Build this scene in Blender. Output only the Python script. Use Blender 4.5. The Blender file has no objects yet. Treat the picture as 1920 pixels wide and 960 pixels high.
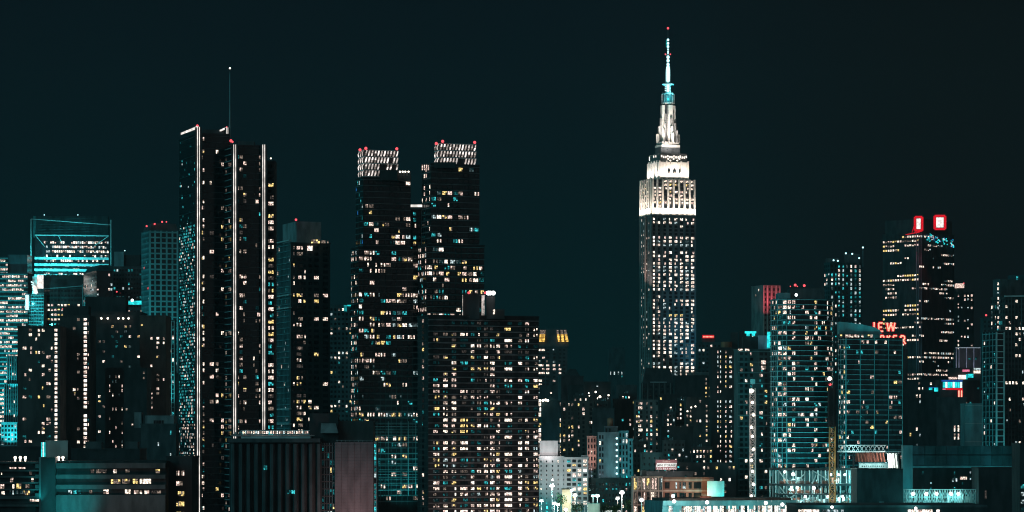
import bpy, math, random
from mathutils import Vector, Matrix
R = math.radians
sc = bpy.context.scene
col = sc.collection

# ------------------------------------------------------------------ camera, world, sun, exposure
F, CX, HY, CH = 5800.0, 960.0, 820.0, 60.0      # focal length and frame in pixels, camera height in metres
cam_d = bpy.data.cameras.new('camera'); cam = bpy.data.objects.new('camera', cam_d); col.objects.link(cam)
cam_d.sensor_width = 36.0; cam_d.lens = F / 1920.0 * 36.0; cam_d.shift_y = (HY - 480.0) / 1920.0
cam_d.clip_start = 1.0; cam_d.clip_end = 90000.0
cam.location = (0, 0, CH); cam.rotation_euler = (R(90), 0, 0)
sc.camera = cam
sc.view_settings.view_transform = 'Standard'; sc.view_settings.look = 'None'
sc.view_settings.exposure = 0.0; sc.view_settings.gamma = 1.0
sc.cycles.max_bounces = 4; sc.cycles.diffuse_bounces = 2; sc.cycles.glossy_bounces = 2
sc.cycles.use_denoising = True
sc.cycles.denoiser = 'OPENIMAGEDENOISE'; sc.cycles.denoising_input_passes = 'RGB_ALBEDO_NORMAL'; sc.cycles.denoising_prefilter = 'ACCURATE'
sc.cycles.filter_width = 1.1
sc.cycles.sample_clamp_indirect = 2.0

world = bpy.data.worlds.new('World'); sc.world = world; world.use_nodes = True
wn = world.node_tree.nodes; wl = world.node_tree.links
for n in list(wn): wn.remove(n)
def N(nt, t, **kw):
    n = nt.nodes.new(t)
    for k, v in kw.items(): setattr(n, k, v)
    return n
wt = world.node_tree
tc = N(wt, 'ShaderNodeTexCoord'); sp = N(wt, 'ShaderNodeSeparateXYZ'); wl.new(tc.outputs['Generated'], sp.inputs[0])
def mrange(nt, src, a, b, lo=0.0, hi=1.0):
    m = N(nt, 'ShaderNodeMapRange', interpolation_type='SMOOTHSTEP'); nt.links.new(src, m.inputs[0])
    m.inputs[1].default_value = a; m.inputs[2].default_value = b; m.inputs[3].default_value = lo; m.inputs[4].default_value = hi
    return m.outputs[0]
def mixc(nt, fac, a, b, mode='MIX'):
    m = N(nt, 'ShaderNodeMix', data_type='RGBA', blend_type=mode)
    if isinstance(fac, float): m.inputs[0].default_value = fac
    else: nt.links.new(fac, m.inputs[0])
    for i, s in ((6, a), (7, b)):
        if isinstance(s, tuple): m.inputs[i].default_value = (*s, 1)
        else: nt.links.new(s, m.inputs[i])
    return m.outputs[2]
sky = mixc(wt, mrange(wt, sp.outputs['Z'], 0.0, 0.14), (0.0008, 0.0100, 0.0120), (0.0020, 0.0054, 0.0080))
sky = mixc(wt, mrange(wt, sp.outputs['X'], 0.02, 0.15), sky, (0.0028, 0.0042, 0.0050))
sky = mixc(wt, mrange(wt, sp.outputs['Y'], -0.1, -0.9), sky, (0.085, 0.090, 0.094))      # fill glow added behind the camera, lifts the facing walls
sky = mixc(wt, mrange(wt, sp.outputs['X'], -0.35, -0.95), sky, (0.004, 0.050, 0.056))     # unseen teal fill added at the left for the left faces
bg = N(wt, 'ShaderNodeBackground'); wl.new(sky, bg.inputs[0]); bg.inputs[1].default_value = 1.0
wo = N(wt, 'ShaderNodeOutputWorld'); wl.new(bg.outputs[0], wo.inputs[0])

sun_d = bpy.data.lights.new('fill_sun', 'SUN'); sun_d.energy = 0.55; sun_d.angle = R(35); sun_d.color = (0.13, 0.88, 1.0)  # added teal fill from the left, standing in for city light
sun = bpy.data.objects.new('fill_sun', sun_d); col.objects.link(sun)
sun.rotation_euler = Vector((0.80, 0.55, -0.35)).to_track_quat('-Z', 'Y').to_euler()

# ------------------------------------------------------------------ helpers
def X(px, d): return (px - CX) / F * d
def Z(py, d): return CH + (HY - py) / F * d
def P(px, py, d): return Vector((X(px, d), d, Z(py, d)))

def mat_wall(name, rgb, rough=0.85, amt=0.35, scale=0.25, metal=0.0, spec=0.3):
    m = bpy.data.materials.new(name); m.use_nodes = True; nt = m.node_tree; b = nt.nodes['Principled BSDF']
    g = N(nt, 'ShaderNodeNewGeometry'); mp = N(nt, 'ShaderNodeMapping'); mp.inputs['Scale'].default_value = (1, 1, 0.35)
    nt.links.new(g.outputs['Position'], mp.inputs[0])
    no = N(nt, 'ShaderNodeTexNoise'); no.inputs['Scale'].default_value = scale; no.inputs['Detail'].default_value = 6
    nt.links.new(mp.outputs[0], no.inputs['Vector'])
    f = mrange(nt, no.outputs['Fac'], 0.3, 0.7)
    lo = tuple(c * (1 - amt) for c in rgb); hi = tuple(min(1, c * (1 + amt)) for c in rgb)
    nt.links.new(mixc(nt, f, lo, hi), b.inputs['Base Color'])
    b.inputs['Roughness'].default_value = rough; b.inputs['Metallic'].default_value = metal
    b.inputs['Specular IOR Level'].default_value = spec
    return m
def mat_emit(name, rgb, s, var=0.8, scale=1.5, stretch=(1, 1, 1), sample=False):
    m = bpy.data.materials.new(name); m.use_nodes = True; nt = m.node_tree
    for n in list(nt.nodes): nt.nodes.remove(n)
    e = N(nt, 'ShaderNodeEmission'); o = N(nt, 'ShaderNodeOutputMaterial'); nt.links.new(e.outputs[0], o.inputs[0])
    e.inputs[0].default_value = (*rgb, 1); e.inputs[1].default_value = s
    if var:
        g = N(nt, 'ShaderNodeNewGeometry'); mp = N(nt, 'ShaderNodeMapping'); mp.inputs['Scale'].default_value = stretch
        nt.links.new(g.outputs['Position'], mp.inputs[0])
        no = N(nt, 'ShaderNodeTexNoise'); no.inputs['Scale'].default_value = scale; no.inputs['Detail'].default_value = 2
        nt.links.new(mp.outputs[0], no.inputs['Vector'])
        nt.links.new(mrange(nt, no.outputs['Fac'], 0.36, 0.66, s * (1 - var), s * (1 + var)), e.inputs[1])
    if not sample: m.cycles.emission_sampling = 'NONE'
    return m
W = {}
def W_(n, *a, **k): W[n] = mat_wall(n, *a, **k)
W_('dark_brick', (0.07, 0.064, 0.063)); W_('brown_brick', (0.10, 0.078, 0.07)); W_('black_stone', (0.04, 0.04, 0.042))
W_('charcoal', (0.075, 0.08, 0.084)); W_('grey_concrete', (0.22, 0.22, 0.225)); W_('pale_concrete', (0.42, 0.42, 0.43), amt=0.15)
W_('slab', (0.5, 0.52, 0.52), amt=0.2); W_('limestone', (0.52, 0.49, 0.45), amt=0.12); W_('dim_limestone', (0.17, 0.165, 0.16))  # dim limestone: same stone, its lack of light put into a darker colour
W_('teal_panel', (0.16, 0.30, 0.32), amt=0.25); W_('dark_teal', (0.035, 0.075, 0.082)); W_('dark_glass', (0.012, 0.015, 0.018), rough=0.12, spec=0.5)
W_('teal_glass', (0.03, 0.10, 0.115), rough=0.2, spec=0.6); W_('red_brick', (0.26, 0.13, 0.10)); W_('pink_stone', (0.45, 0.33, 0.29))
W_('plum_metal', (0.16, 0.13, 0.14), amt=0.22, rough=0.7); W_('white_paint', (0.75, 0.75, 0.74), amt=0.1, rough=0.5); W_('yellow_paint', (0.42, 0.31, 0.12), rough=0.5); W_('band_concrete', (0.09, 0.088, 0.09))
W_('red_paint', (0.55, 0.05, 0.05), rough=0.6); W_('dark_steel', (0.05, 0.05, 0.055), rough=0.5, metal=0.3); W_('steel', (0.35, 0.36, 0.37), rough=0.4, metal=0.4)
W_('asphalt', (0.05, 0.05, 0.052)); W_('bark', (0.08, 0.06, 0.045)); W_('leaf_dark', (0.04, 0.09, 0.04), amt=0.5, scale=0.8); W_('leaf_light', (0.08, 0.14, 0.05), amt=0.5, scale=0.8)
W_('net_red', (0.42, 0.13, 0.09), amt=0.5, scale=0.6); W_('fabric', (0.75, 0.73, 0.68), amt=0.2); W_('lavender_metal', (0.33, 0.31, 0.38)); W_('rust', (0.28, 0.12, 0.07))
E = {}
def E_(n, *a, **k): E[n] = mat_emit(n, *a, **k)
E_('w', (1.0, 0.83, 0.68), 1.5); E_('W', (1.0, 0.90, 0.80), 1.9, var=0.5); E_('y', (1.0, 0.72, 0.26), 1.15); E_('p', (1.0, 0.72, 0.62), 0.95)
E_('d', (0.95, 0.72, 0.58), 0.22); E_('g', (0.35, 0.55, 0.58), 0.13); E_('t', (0.04, 0.50, 0.54), 0.26); E_('c', (0.06, 0.70, 0.75), 0.75)
E_('s', (0.72, 0.90, 0.92), 0.75); E_('e', (0.03, 0.22, 0.25), 0.10, var=0.6); E_('b', (0.03, 0.25, 0.75), 0.5); E_('k', (0.5, 0.42, 0.38), 0.10)  # weakest codes also put reflections on unlit panes into emission
E_('v', (0.30, 0.22, 0.7), 0.3); E_('r', (1.0, 0.06, 0.07), 0.9, var=0.3)
E_('strip_white', (1.0, 0.93, 0.86), 1.1, var=0.3, scale=0.22); E_('beacon_red', (1.0, 0.10, 0.12), 1.6, var=0); E_('lamp_white', (0.95, 1.0, 0.97), 6.0, var=0)
E_('bulb_cool', (0.50, 0.95, 1.0), 2.4, var=0); E_('bulb_warm', (1.0, 0.88, 0.72), 4.0, var=0); E_('crown_white', (1.0, 0.90, 0.84), 1.05, var=0.55, scale=0.6, stretch=(1, 1, 0.4)); E_('crown_mid', (1.0, 0.86, 0.78), 0.5, var=0.6, scale=0.6); E_('crown_dim', (1.0, 0.84, 0.76), 0.16, var=0.6, scale=0.6)
E_('crown_gold', (1.0, 0.58, 0.12), 1.4, var=0.6, scale=0.3); E_('cyan_sign', (0.03, 0.85, 0.88), 1.0, var=0.35, scale=0.4); E_('cyan_white', (0.6, 1.0, 1.0), 1.6, var=0.3)
E_('neon_core', (1.0, 0.45, 0.30), 1.5, var=0.2); E_('neon_red', (1.0, 0.015, 0.03), 0.75, var=0.2); E_('screen_white', (1.0, 0.90, 0.84), 1.2, var=0.25, scale=0.6)
E_('teal_lit', (0.02, 0.42, 0.45), 0.5, var=0.6, scale=0.35); E_('mint_lit', (0.45, 0.85, 0.62), 0.7, var=0.2); E_('pink_sign', (1.0, 0.25, 0.4), 0.9, var=0.4); E_('blue_sign', (0.02, 0.12, 0.55), 0.6, var=0.4)

class MB:
    def __init__(s): s.v = []; s.f = []; s.m = []; s.mats = []; s.idx = {}
    def mi(s, mat):
        k = mat.name
        if k not in s.idx: s.idx[k] = len(s.mats); s.mats.append(mat)
        return s.idx[k]
    def face(s, pts, mat):
        b = len(s.v); s.v.extend(tuple(p) for p in pts); s.f.append(tuple(range(b, b + len(pts)))); s.m.append(s.mi(mat))
    def box(s, o, a, b, c, mat):               # corner and three edge vectors
        o, a, b, c = Vector(o), Vector(a), Vector(b), Vector(c); i = len(s.v)
        s.v.extend(tuple(p) for p in (o, o + a, o + a + b, o + b, o + c, o + a + c, o + a + b + c, o + b + c))
        k = s.mi(mat)
        for q in ((0, 3, 2, 1), (4, 5, 6, 7), (0, 1, 5, 4), (1, 2, 6, 5), (2, 3, 7, 6), (3, 0, 4, 7)):
            s.f.append(tuple(i + j for j in q)); s.m.append(k)
    def prism(s, poly, z0, z1, mat, top=None):
        n = len(poly); i = len(s.v); k = s.mi(mat); top = top or poly
        s.v.extend((x, y, z0) for x, y in poly); s.v.extend((x, y, z1) for x, y in top)
        for j in range(n):
            s.f.append((i + j, i + (j + 1) % n, i + n + (j + 1) % n, i + n + j)); s.m.append(k)
        s.f.append(tuple(i + n + j for j in range(n))); s.m.append(k)
        s.f.append(tuple(i + n - 1 - j for j in range(n))); s.m.append(k)
    def cyl(s, x, y, z0, z1, r0, r1, mat, n=12):
        pl = [(x + r0 * math.cos(2 * math.pi * j / n), y + r0 * math.sin(2 * math.pi * j / n)) for j in range(n)]
        pt = [(x + r1 * math.cos(2 * math.pi * j / n), y + r1 * math.sin(2 * math.pi * j / n)) for j in range(n)]
        s.prism(pl, z0, z1, mat, pt)
    def beam(s, a, b, r, mat):
        a, b = Vector(a), Vector(b); t = (b - a)
        if t.length < 1e-6: return
        q = t.normalized(); u = q.cross(Vector((0, 0, 1)))
        if u.length < 0.05: u = Vector((1, 0, 0))
        u = u.normalized() * r; w = q.cross(u).normalized() * r
        s.box(a - u - w, 2 * u, 2 * w, t, mat)
    def ball(s, c, r, mat, n=8, m=6, sz=1.0):
        i = len(s.v); k = s.mi(mat); c = Vector(c)
        s.v.append(tuple(c + Vector((0, 0, r * sz))))
        for a in range(1, m):
            for b in range(n):
                th = math.pi * a / m; ph = 2 * math.pi * b / n
                s.v.append((c.x + r * math.sin(th) * math.cos(ph), c.y + r * math.sin(th) * math.sin(ph), c.z + r * sz * math.cos(th)))
        s.v.append(tuple(c - Vector((0, 0, r * sz)))); L = len(s.v) - 1
        for b in range(n):
            s.f.append((i, i + 1 + b, i + 1 + (b + 1) % n)); s.m.append(k)
            for a in range(m - 2):
                p = i + 1 + a * n
                s.f.append((p + b, p + n + b, p + n + (b + 1) % n, p + (b + 1) % n)); s.m.append(k)
            p = i + 1 + (m - 2) * n
            s.f.append((p + b, L, p + (b + 1) % n)); s.m.append(k)
    def mesh(s, name, off=(0, 0, 0)):
        me = bpy.data.meshes.new(name); ox, oy, oz = off
        me.from_pydata([(x - ox, y - oy, z - oz) for x, y, z in s.v], [], s.f)
        for m in s.mats: me.materials.append(m)
        me.polygons.foreach_set('material_index', s.m); me.update()
        return me

def tag(o, label, cat, group=None, kind=None):
    if label: o['label'] = label
    if cat: o['category'] = cat
    if group: o['group'] = group
    if kind: o['kind'] = kind

WINGEO = {}
DIM = {'W': 'w', 'w': 'p', 'y': 'd', 'p': 'd', 'd': 'k', 'c': 't', 's': 'g', 't': 'e', 'g': 'e'}
def win_geo(code, w, h, n, var):
    """emissive panes of one window, facing -y, as (x0,x1,z0,z1,code)"""
    key = (code, round(w, 2), round(h, 2), n, var)
    if key in WINGEO: return WINGEO[key]
    rg = random.Random(str(key)); out = []; g = 0.10 * w / n
    for i in range(n):
        x0 = -w / 2 + i * w / n + g / 2; x1 = x0 + w / n - g; z0, z1, c = 0, h, code
        q = rg.random(); c = code; dimmer = DIM.get(code, code)
        if q < 0.14 and n > 1: continue                                   # curtains drawn
        if q < 0.34 and n > 1: c = dimmer
        if rg.random() < 0.55 and h > 1.0:                                # blind or ceiling light splits the pane
            zm = h * rg.uniform(0.3, 0.7); hi, lo = (c, dimmer) if rg.random() < 0.5 else (dimmer, c)
            if rg.random() < 0.4: hi, lo = (c, DIM.get(dimmer, dimmer)) if hi == c else (DIM.get(dimmer, dimmer), c)
            out.append((x0, x1, z0, zm - 0.05, lo)); out.append((x0, x1, zm + 0.05, z1, hi))
        else: out.append((x0, x1, z0, z1, c))
    if not out: out.append((-w / 2, w / 2, 0, h, code))
    WINGEO[key] = (key, out); return WINGEO[key]
WINMESH = {}
def win_mesh(geo):
    key, panes = geo
    if key not in WINMESH:
        b = MB()
        for x0, x1, z0, z1, c in panes: b.face(((x0, 0, z0), (x1, 0, z0), (x1, 0, z1), (x0, 0, z1)), E[c])
        WINMESH[key] = b.mesh('lit_or_sheen_window')
    return WINMESH[key]
RANK = {'W': 0, 's': 1, 'w': 1, 'y': 1, 'c': 2, 'p': 2, 'r': 2, 'b': 3, 'v': 3, 'd': 4, 't': 5, 'g': 6, 'k': 7, 'e': 8}

class Thing:
    all = []
    def __init__(s, name, label, cat, base, group=None, seed=None):
        s.root = bpy.data.objects.new(name, None); col.objects.link(s.root)
        s.root.location = base; s.base = Vector(base); s.root.empty_display_size = 2
        tag(s.root, label, cat, group); s.mbs = {}; s.wins = []; s.rg = random.Random(seed if seed is not None else label); Thing.all.append(s)
    def mb(s, name):
        if name not in s.mbs: s.mbs[name] = MB()
        return s.mbs[name]
    def add(s, name, mb, label=None, kind=None, parent=None):
        o = bpy.data.objects.new(name, mb.mesh(name, s.base)); col.objects.link(o); o.parent = parent or s.root
        if label: o['label'] = label
        if kind: o['kind'] = kind
        return o
    def beacon(s, px, py, d, r=0.9, mat='beacon_red'):
        b = MB(); c = P(px, py, d); r *= 0.78 if mat == 'beacon_red' else 1; b.ball(c, r, E[mat]); b.beam(c + Vector((0, 0, -r * 0.8)), c + Vector((0, 0, -r * 0.8 - 2.5)), 0.15, W['dark_steel'])
        s.add('beacon', b)
    def flood(s, pos, target, power, color=(1, 0.9, 0.8), angle=70, blend=0.6, size=0.3, housing=True):  # serves real floodlights and added fill spots that tint walls
        l = bpy.data.lights.new('flood_or_fill', 'SPOT'); l.energy = power; l.color = color; l.spot_size = R(angle); l.spot_blend = blend; l.shadow_soft_size = size
        o = bpy.data.objects.new('flood_or_fill_beam', l); col.objects.link(o); o.parent = s.root; o.location = Vector(pos) - s.base
        dr = (Vector(target) - Vector(pos)); o.rotation_euler = dr.to_track_quat('-Z', 'Y').to_euler()
        if housing:
            b = MB(); q = dr.normalized(); b.beam(Vector(pos) - q * (size + 0.9), Vector(pos) - q * (size + 0.1), 0.4, W['dark_steel']); s.add('flood_or_fill', b)  # casing added around the spot
    def lamp(s, pos, power, color, size=0.3):
        l = bpy.data.lights.new('lamp_light', 'POINT'); l.energy = power; l.color = color; l.shadow_soft_size = size
        o = bpy.data.objects.new('lamp_light', l); col.objects.link(o); o.parent = s.root; o.location = Vector(pos) - s.base
    def window(s, o, e, n, code, w, h, panes, off=0.12):
        """o: bottom centre on the wall plane"""
        geo = win_geo(code, w, h, panes, s.rg.randrange(5))
        s.wins.append((RANK.get(code, 9), geo, (o[0] + n[0] * off, o[1] + n[1] * off, o[2]), math.atan2(e[1], e[0])))
    def finish(s):
        for name, b in s.mbs.items():
            if b.f: s.add(name, b, kind='stuff' if name in ('unlit_windows',) else None)
        ws = sorted(s.wins, key=lambda w: (w[0], -w[1][0][1] * w[1][0][2])); ws = ws[:100], ws[100:]
        for _, geo, loc, ang in ws[0]:
            o = bpy.data.objects.new('lit_or_sheen_window', win_mesh(geo)); col.objects.link(o); o.parent = s.root
            o.location = Vector(loc) - s.base; o.rotation_euler = (0, 0, ang)
        if ws[1]:
            b = MB()
            for _, (key, panes), (x, y, z), a in ws[1]:
                ca, sa = math.cos(a), math.sin(a)
                for x0, x1, z0, z1, c in panes:
                    b.face([(x + q * ca, y + q * sa, z + h) for q, h in ((x0, z0), (x1, z0), (x1, z1), (x0, z1))], E[c])
            s.add('lit_or_sheen_windows', b, kind='stuff')

def facade(T, A, B, z0, z1, d0, fh=3.2, bay=3.2, ww=0.7, wh=0.5, sill=0.25, panes=3, p=0.2, pal='wwwyypd', top=1.2, dark=True, run=0.0,
           cols=None, always=None, bands=None, piers=None, fn=None, colvar=True, rowvar=True, yv=None, frame='facade_frame', unlit='dark_glass', rows_cut=None):
    A, B = Vector(A), Vector(B); L = (B - A).length; e = (B - A).normalized(); n = Vector((e.y, -e.x)); rg = T.rg
    zmin = z0 if yv is None else max(z0, Z(yv, d0))
    nf = max(1, int((z1 - top - zmin) / fh))
    if cols is None:
        nx = max(1, int(round(L / bay))); bw = L / nx
        cl = [((i + 0.5) * bw, bw * ww, 1.0, panes) for i in range(nx)]
    else:
        cl = []
        for c in cols:
            t = (c[0] - CX) / F; sc_ = (t * A.y - A.x) / (e.x - t * e.y); wm = c[1] / F * d0
            cl.append((sc_, wm, c[2] if len(c) > 2 else 1.0, c[3] if len(c) > 3 else max(1, int(round(wm / 0.9)))))
        bw = bay
    cw = [rg.choice((0.4, 0.7, 1, 1, 1.3, 1.9)) if colvar else 1 for _ in cl]
    glz = T.mb('unlit_windows'); prev = False
    for j in range(nf):
        zf = z1 - top - (j + 1) * fh; t = j / max(1, nf - 1)
        pj = p if not isinstance(p, tuple) else p[0] + (p[1] - p[0]) * t
        pj *= rg.choice((0.4, 0.8, 1, 1, 1.2, 1.7)) if rowvar else 1
        for i, (s_, w, mult, pn) in enumerate(cl):
            o = A + e * s_; h = wh * fh; zz = zf + sill * fh
            code = None
            if fn: code = fn(i, j, len(cl), nf, rg)
            if code is None:
                if always and i in always and rg.random() < 0.93: code = rg.choice(always[i])
                else:
                    lit = prev if (run and rg.random() < run) else rg.random() < pj * cw[i] * mult
                    prev = lit
                    if lit: code = rg.choice(pal)
            if code and code != '-':
                T.window((o.x, o.y, zz), e, n, code, w, h, pn)
            elif dark and code != '-':
                q = o + n * 0.10; a = q - e * w / 2; b = q + e * w / 2
                glz.face(((a.x, a.y, zz), (b.x, b.y, zz), (b.x, b.y, zz + h), (a.x, a.y, zz + h)), W[unlit])
    fr = T.mb(frame)
    if bands:                                   # (height m, protrusion m, material[, every n floors])
        bh, bp, bm = bands[:3]; ev = bands[3] if len(bands) > 3 else 1
        for j in range(0, nf + 1, ev):
            z = z1 - top - j * fh
            o = A - e * 0.02 - n * 0.15
            fr.box((o.x, o.y, z - bh / 2), (e.x * (L + 0.04), e.y * (L + 0.04), 0), (n.x * (bp + 0.15), n.y * (bp + 0.15), 0), (0, 0, bh), W[bm])
    if piers:                                   # (width m, protrusion m, material[, every n bays])
        pw, pp, pm = piers[:3]; ev = piers[3] if len(piers) > 3 else 1
        nx = max(1, int(round(L / bay))); zb = max(z0 + 0.01, z1 - top - nf * fh - 2)
        for i in range(0, nx + 1, ev):
            s_ = min(max(i * L / nx, pw / 2), L - pw / 2); o = A + e * (s_ - pw / 2) - n * 0.14
            fr.box((o.x, o.y, zb), (e.x * pw, e.y * pw, 0), (n.x * (pp + 0.14), n.y * (pp + 0.14), 0), (0, 0, z1 - zb - 0.05), W[pm])

def corner(x0, xc, x1, d, yaw=20.0, depth=None):
    """plan of a box: front corner at pixel column xc, distance d; front face to x1, left face to x0"""
    c, s = math.cos(R(yaw)), math.sin(R(yaw)); Ox = X(xc, d)
    t1 = (x1 - CX) / F; w = (t1 * d - Ox) / (c - t1 * s)
    if depth is None:
        t0 = (x0 - CX) / F; dp = (Ox - t0 * d) / (s + t0 * c)
    else: dp = depth
    O = Vector((Ox, d)); u = Vector((c, s)); v = Vector((-s, c))
    return O, u, v, w, dp
def mass(T, x0, xc, x1, yt, d, wall='dark_brick', front=None, left=None, yb=None, yaw=20.0, depth=None, yv=985, part='wall', parapet=True, roof=None):
    if x0 is None or x0 == xc: yaw = 0.0 if yaw == 20.0 else yaw; depth = depth or 28.0
    O, u, v, w, dp = corner(x0, xc, x1, d, yaw, depth)
    z1 = Z(yt, d); z0 = 0.0 if yb is None else Z(yb, d)
    pl = [O, O + u * w, O + u * w + v * dp, O + v * dp]
    b = T.mb(part); b.prism([(q.x, q.y) for q in pl], z0, z1, W[wall])
    if parapet:
        rp = MB(); g = 0.25
        rp.prism([((O + u * -g + v * -g).x, (O + u * -g + v * -g).y)] + [((O + u * a + v * c_).x, (O + u * a + v * c_).y) for a, c_ in ((w + g, -g), (w + g, dp + g), (-g, dp + g))], z1 - 0.55, z1 + 0.25, W[roof or wall]); T.add('parapet', rp)
    if front: facade(T, O, O + u * w, z0, z1, d, yv=yv, **front)
    if left: facade(T, O + v * dp, O, z0, z1, d, yv=yv, **left)
    return O, u, v, w, dp, z0, z1
def roofbox(T, x0, x1, yt, yb, d, wall='charcoal', depth=8.0, name='roof_bulkhead', yaw=0.0):
    b = MB(); z0, z1 = Z(yb, d) - 1.5, Z(yt, d)
    b.box((X(x0, d), d, z0), (X(x1, d) - X(x0, d), 0, 0), (0, depth, 0), (0, 0, z1 - z0), W[wall]); T.add(name, b)
def bld(label, x0, xc, x1, yt, d, name='apartment_tower', cat='building', group=None, roofs=(), beacons=(), **kw):
    T = Thing(name, label, cat, (X(xc, d), d, 0), group)
    mass(T, x0, xc, x1, yt, d, **kw)
    for r in roofs: roofbox(T, *r[:4], d + (r[5] if len(r) > 5 else 6), wall=r[4] if len(r) > 4 else 'charcoal')
    for q in beacons: T.beacon(q[0], q[1], d + 3, q[2] if len(q) > 2 else 0.9)
    return T
def text_mesh(b, txt, o, ex, ez, size, mat, shear=0.0, width=None):
    cu = bpy.data.curves.new('text', 'FONT'); cu.body = txt; cu.size = 1.0; cu.shear = shear; cu.resolution_u = 2; cu.offset = 0.012
    ob = bpy.data.objects.new('text', cu); col.objects.link(ob); dg = bpy.context.evaluated_depsgraph_get()
    me = bpy.data.meshes.new_from_object(ob.evaluated_get(dg)); bpy.data.objects.remove(ob)
    xs = [v.co.x for v in me.vertices]; sx = size if not width else width / (max(xs) - min(xs)); x_0 = min(xs)
    o, ex, ez = Vector(o), Vector(ex), Vector(ez); i = len(b.v); k = b.mi(mat)
    b.v.extend(tuple(o + ex * (v.co.x - x_0) * sx + ez * v.co.y * size) for v in me.vertices)
    for p in me.polygons: b.f.append(tuple(i + j for j in p.vertices)); b.m.append(k)
    bpy.data.meshes.remove(me)

# ------------------------------------------------------------------ ground
g = MB(); g.face(((-30000, -3000, 0), (30000, -3000, 0), (30000, 60000, 0), (-30000, 60000, 0)), W['asphalt'])
go = bpy.data.objects.new('ground', g.mesh('ground')); col.objects.link(go); go['kind'] = 'structure'
# ================================================================== BUILDINGS (left to right)
# ---- far left office block with long lit floors
T = Thing('office_tower', 'office block at the far left edge with long rows of lit white floors', 'building', (X(10, 2900), 2900, 0))
mass(T, -26, -26, 52, 512, 2900, wall='dark_teal', depth=40, yv=840, front=dict(fh=4.1, bay=1.9, ww=0.8, wh=0.5, panes=1, p=0.62, run=0.72, pal='wwwWppsg', bands=(0.9, 0.25, 'teal_panel'), rowvar=True))
mass(T, 14, 14, 51, 478, 2904, wall='teal_glass', depth=30, yb=520)
mass(T, -26, -26, 15, 482, 2902, wall='dark_teal', depth=30, yb=520, front=dict(fh=4.1, bay=2.2, ww=0.8, wh=0.5, panes=1, p=0.6, run=0.6, pal='wwps', bands=(0.9, 0.25, 'teal_panel')))
T.flood(P(-10, 830, 2820), P(20, 640, 2900), 900000, (0.03, 0.8, 0.85), 70, 0.9, housing=False)  # unseen spot added to turn the bands cyan
# ---- slender ornate tower
T = Thing('ornate_tower', 'slender old tower with teal floodlit piers low at the far left', 'building', (X(20, 2400), 2400, 0))
mass(T, 13, 13, 31, 668, 2400, wall='dark_teal', depth=12, front=dict(fh=3.6, bay=1.85, ww=0.45, wh=0.5, panes=1, p=0.12, pal='wpt', piers=(0.55, 0.35, 'teal_panel')))
mass(T, 8, 8, 33, 720, 2397, wall='dark_teal', depth=16, front=dict(fh=3.6, bay=1.75, ww=0.45, wh=0.5, panes=1, p=0.10, pal='wpt', piers=(0.5, 0.35, 'teal_panel')))
mass(T, 2, 2, 32, 792, 2393, wall='teal_panel', depth=20, front=dict(fh=3.4, bay=2.4, ww=0.6, wh=0.55, panes=1, p=0.55, pal='sscw', piers=(0.4, 0.3, 'teal_panel')))
cb = T.mb('cornice')
for i in range(7): cb.box((X(13 + i * 2.7, 2399.6), 2399.4, Z(668, 2400)), (0.5, 0, 0), (0, 0.5, 0), (0, 0, 1.6), W['teal_panel'])
T.flood(P(16, 860, 2372), P(20, 760, 2398), 130000, (0.05, 0.85, 0.9), 60); T.flood(P(26, 735, 2390), P(22, 680, 2400), 22000, (0.05, 0.85, 0.9), 80)
# ---- glass bank tower with screen crown
T = Thing('glass_tower', 'broad glass tower with a dark louvred screen crown and bright office floors', 'building', (X(60, 3000), 3000, 0))
O, u, v, w, dp, z0, z1 = mass(T, 55, 66, 204, 441, 3000, wall='dark_glass', yaw=9, depth=45, yv=620,
     front=dict(fh=4.4, bay=2.0, ww=0.85, wh=0.5, panes=1, p=0.5, pal='wwwWWpsg', dark=False, top=4.5, fn=lambda i, j, nx, nf, r: (r.choice('WWwwspg') if r.random() < {0: .8, 1: .85, 2: .9, 3: .4, 4: .6, 5: .6, 6: .5, 7: .6, 8: .4}.get(j, 0.2) and i > 3 else '-')), parapet=False)
sc_ = T.mb('screen_rail')
def pt(a, c, z): q = O + u * a + v * c; return (q.x, q.y, z)
zt = Z(411, 3000)
for z in [z1 + 1.0 + i * 1.55 for i in range(11)]: sc_.beam(pt(-4, -2, z), pt(w + 2, -2, z), 0.10, W['dark_teal']); 
for a in (-4, w + 2): sc_.beam(pt(a, -2, Z(560, 3000)), pt(a, -2, zt), 0.35, W['slab'])
sc_.beam(pt(-4, -2, zt), pt(w + 2, -2, zt - 5), 0.28, W['slab'])
fr = T.mb('facade_frame'); fr.beam(pt(-0.3, -0.6, z1), pt(w, -0.6, z1), 0.5, W['slab'])
for py in (484, 496, 506, 517): 
    z = Z(py, 3000); fr.box(pt(-0.5, 0.1, z - 1.2), Vector(pt(w, 0.1, 0)) - Vector(pt(-0.5, 0.1, 0)), (0, -1.0, 0), (0, 0, 2.4), W['slab'])
for i, (a0, b0, a1, b1) in enumerate(((0, 441, 9, 462), (w, 441, w - 14, 460), (22, 441, 26, 456))):
    fr.beam(pt(a0, -0.9, Z(b0, 3000)), pt(a1, -0.9, Z(b1, 3000)), 0.28, W['slab'])
mass(T, 62, 62, 202, 405, 3030, wall='dark_teal', depth=12, yb=445, part='mechanical_box', parapet=False)
T.beacon(83, 403, 3026, 0.5, 'bulb_cool'); T.beacon(146, 403, 3026, 0.5, 'bulb_cool')
T.flood(P(60, 560, 2950), P(90, 500, 2998), 480000, (0.05, 0.85, 0.9), 60); T.flood(P(160, 560, 2950), P(150, 500, 2998), 260000, (0.05, 0.8, 0.9), 60)  # cyan spots added to brighten the bands
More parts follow.
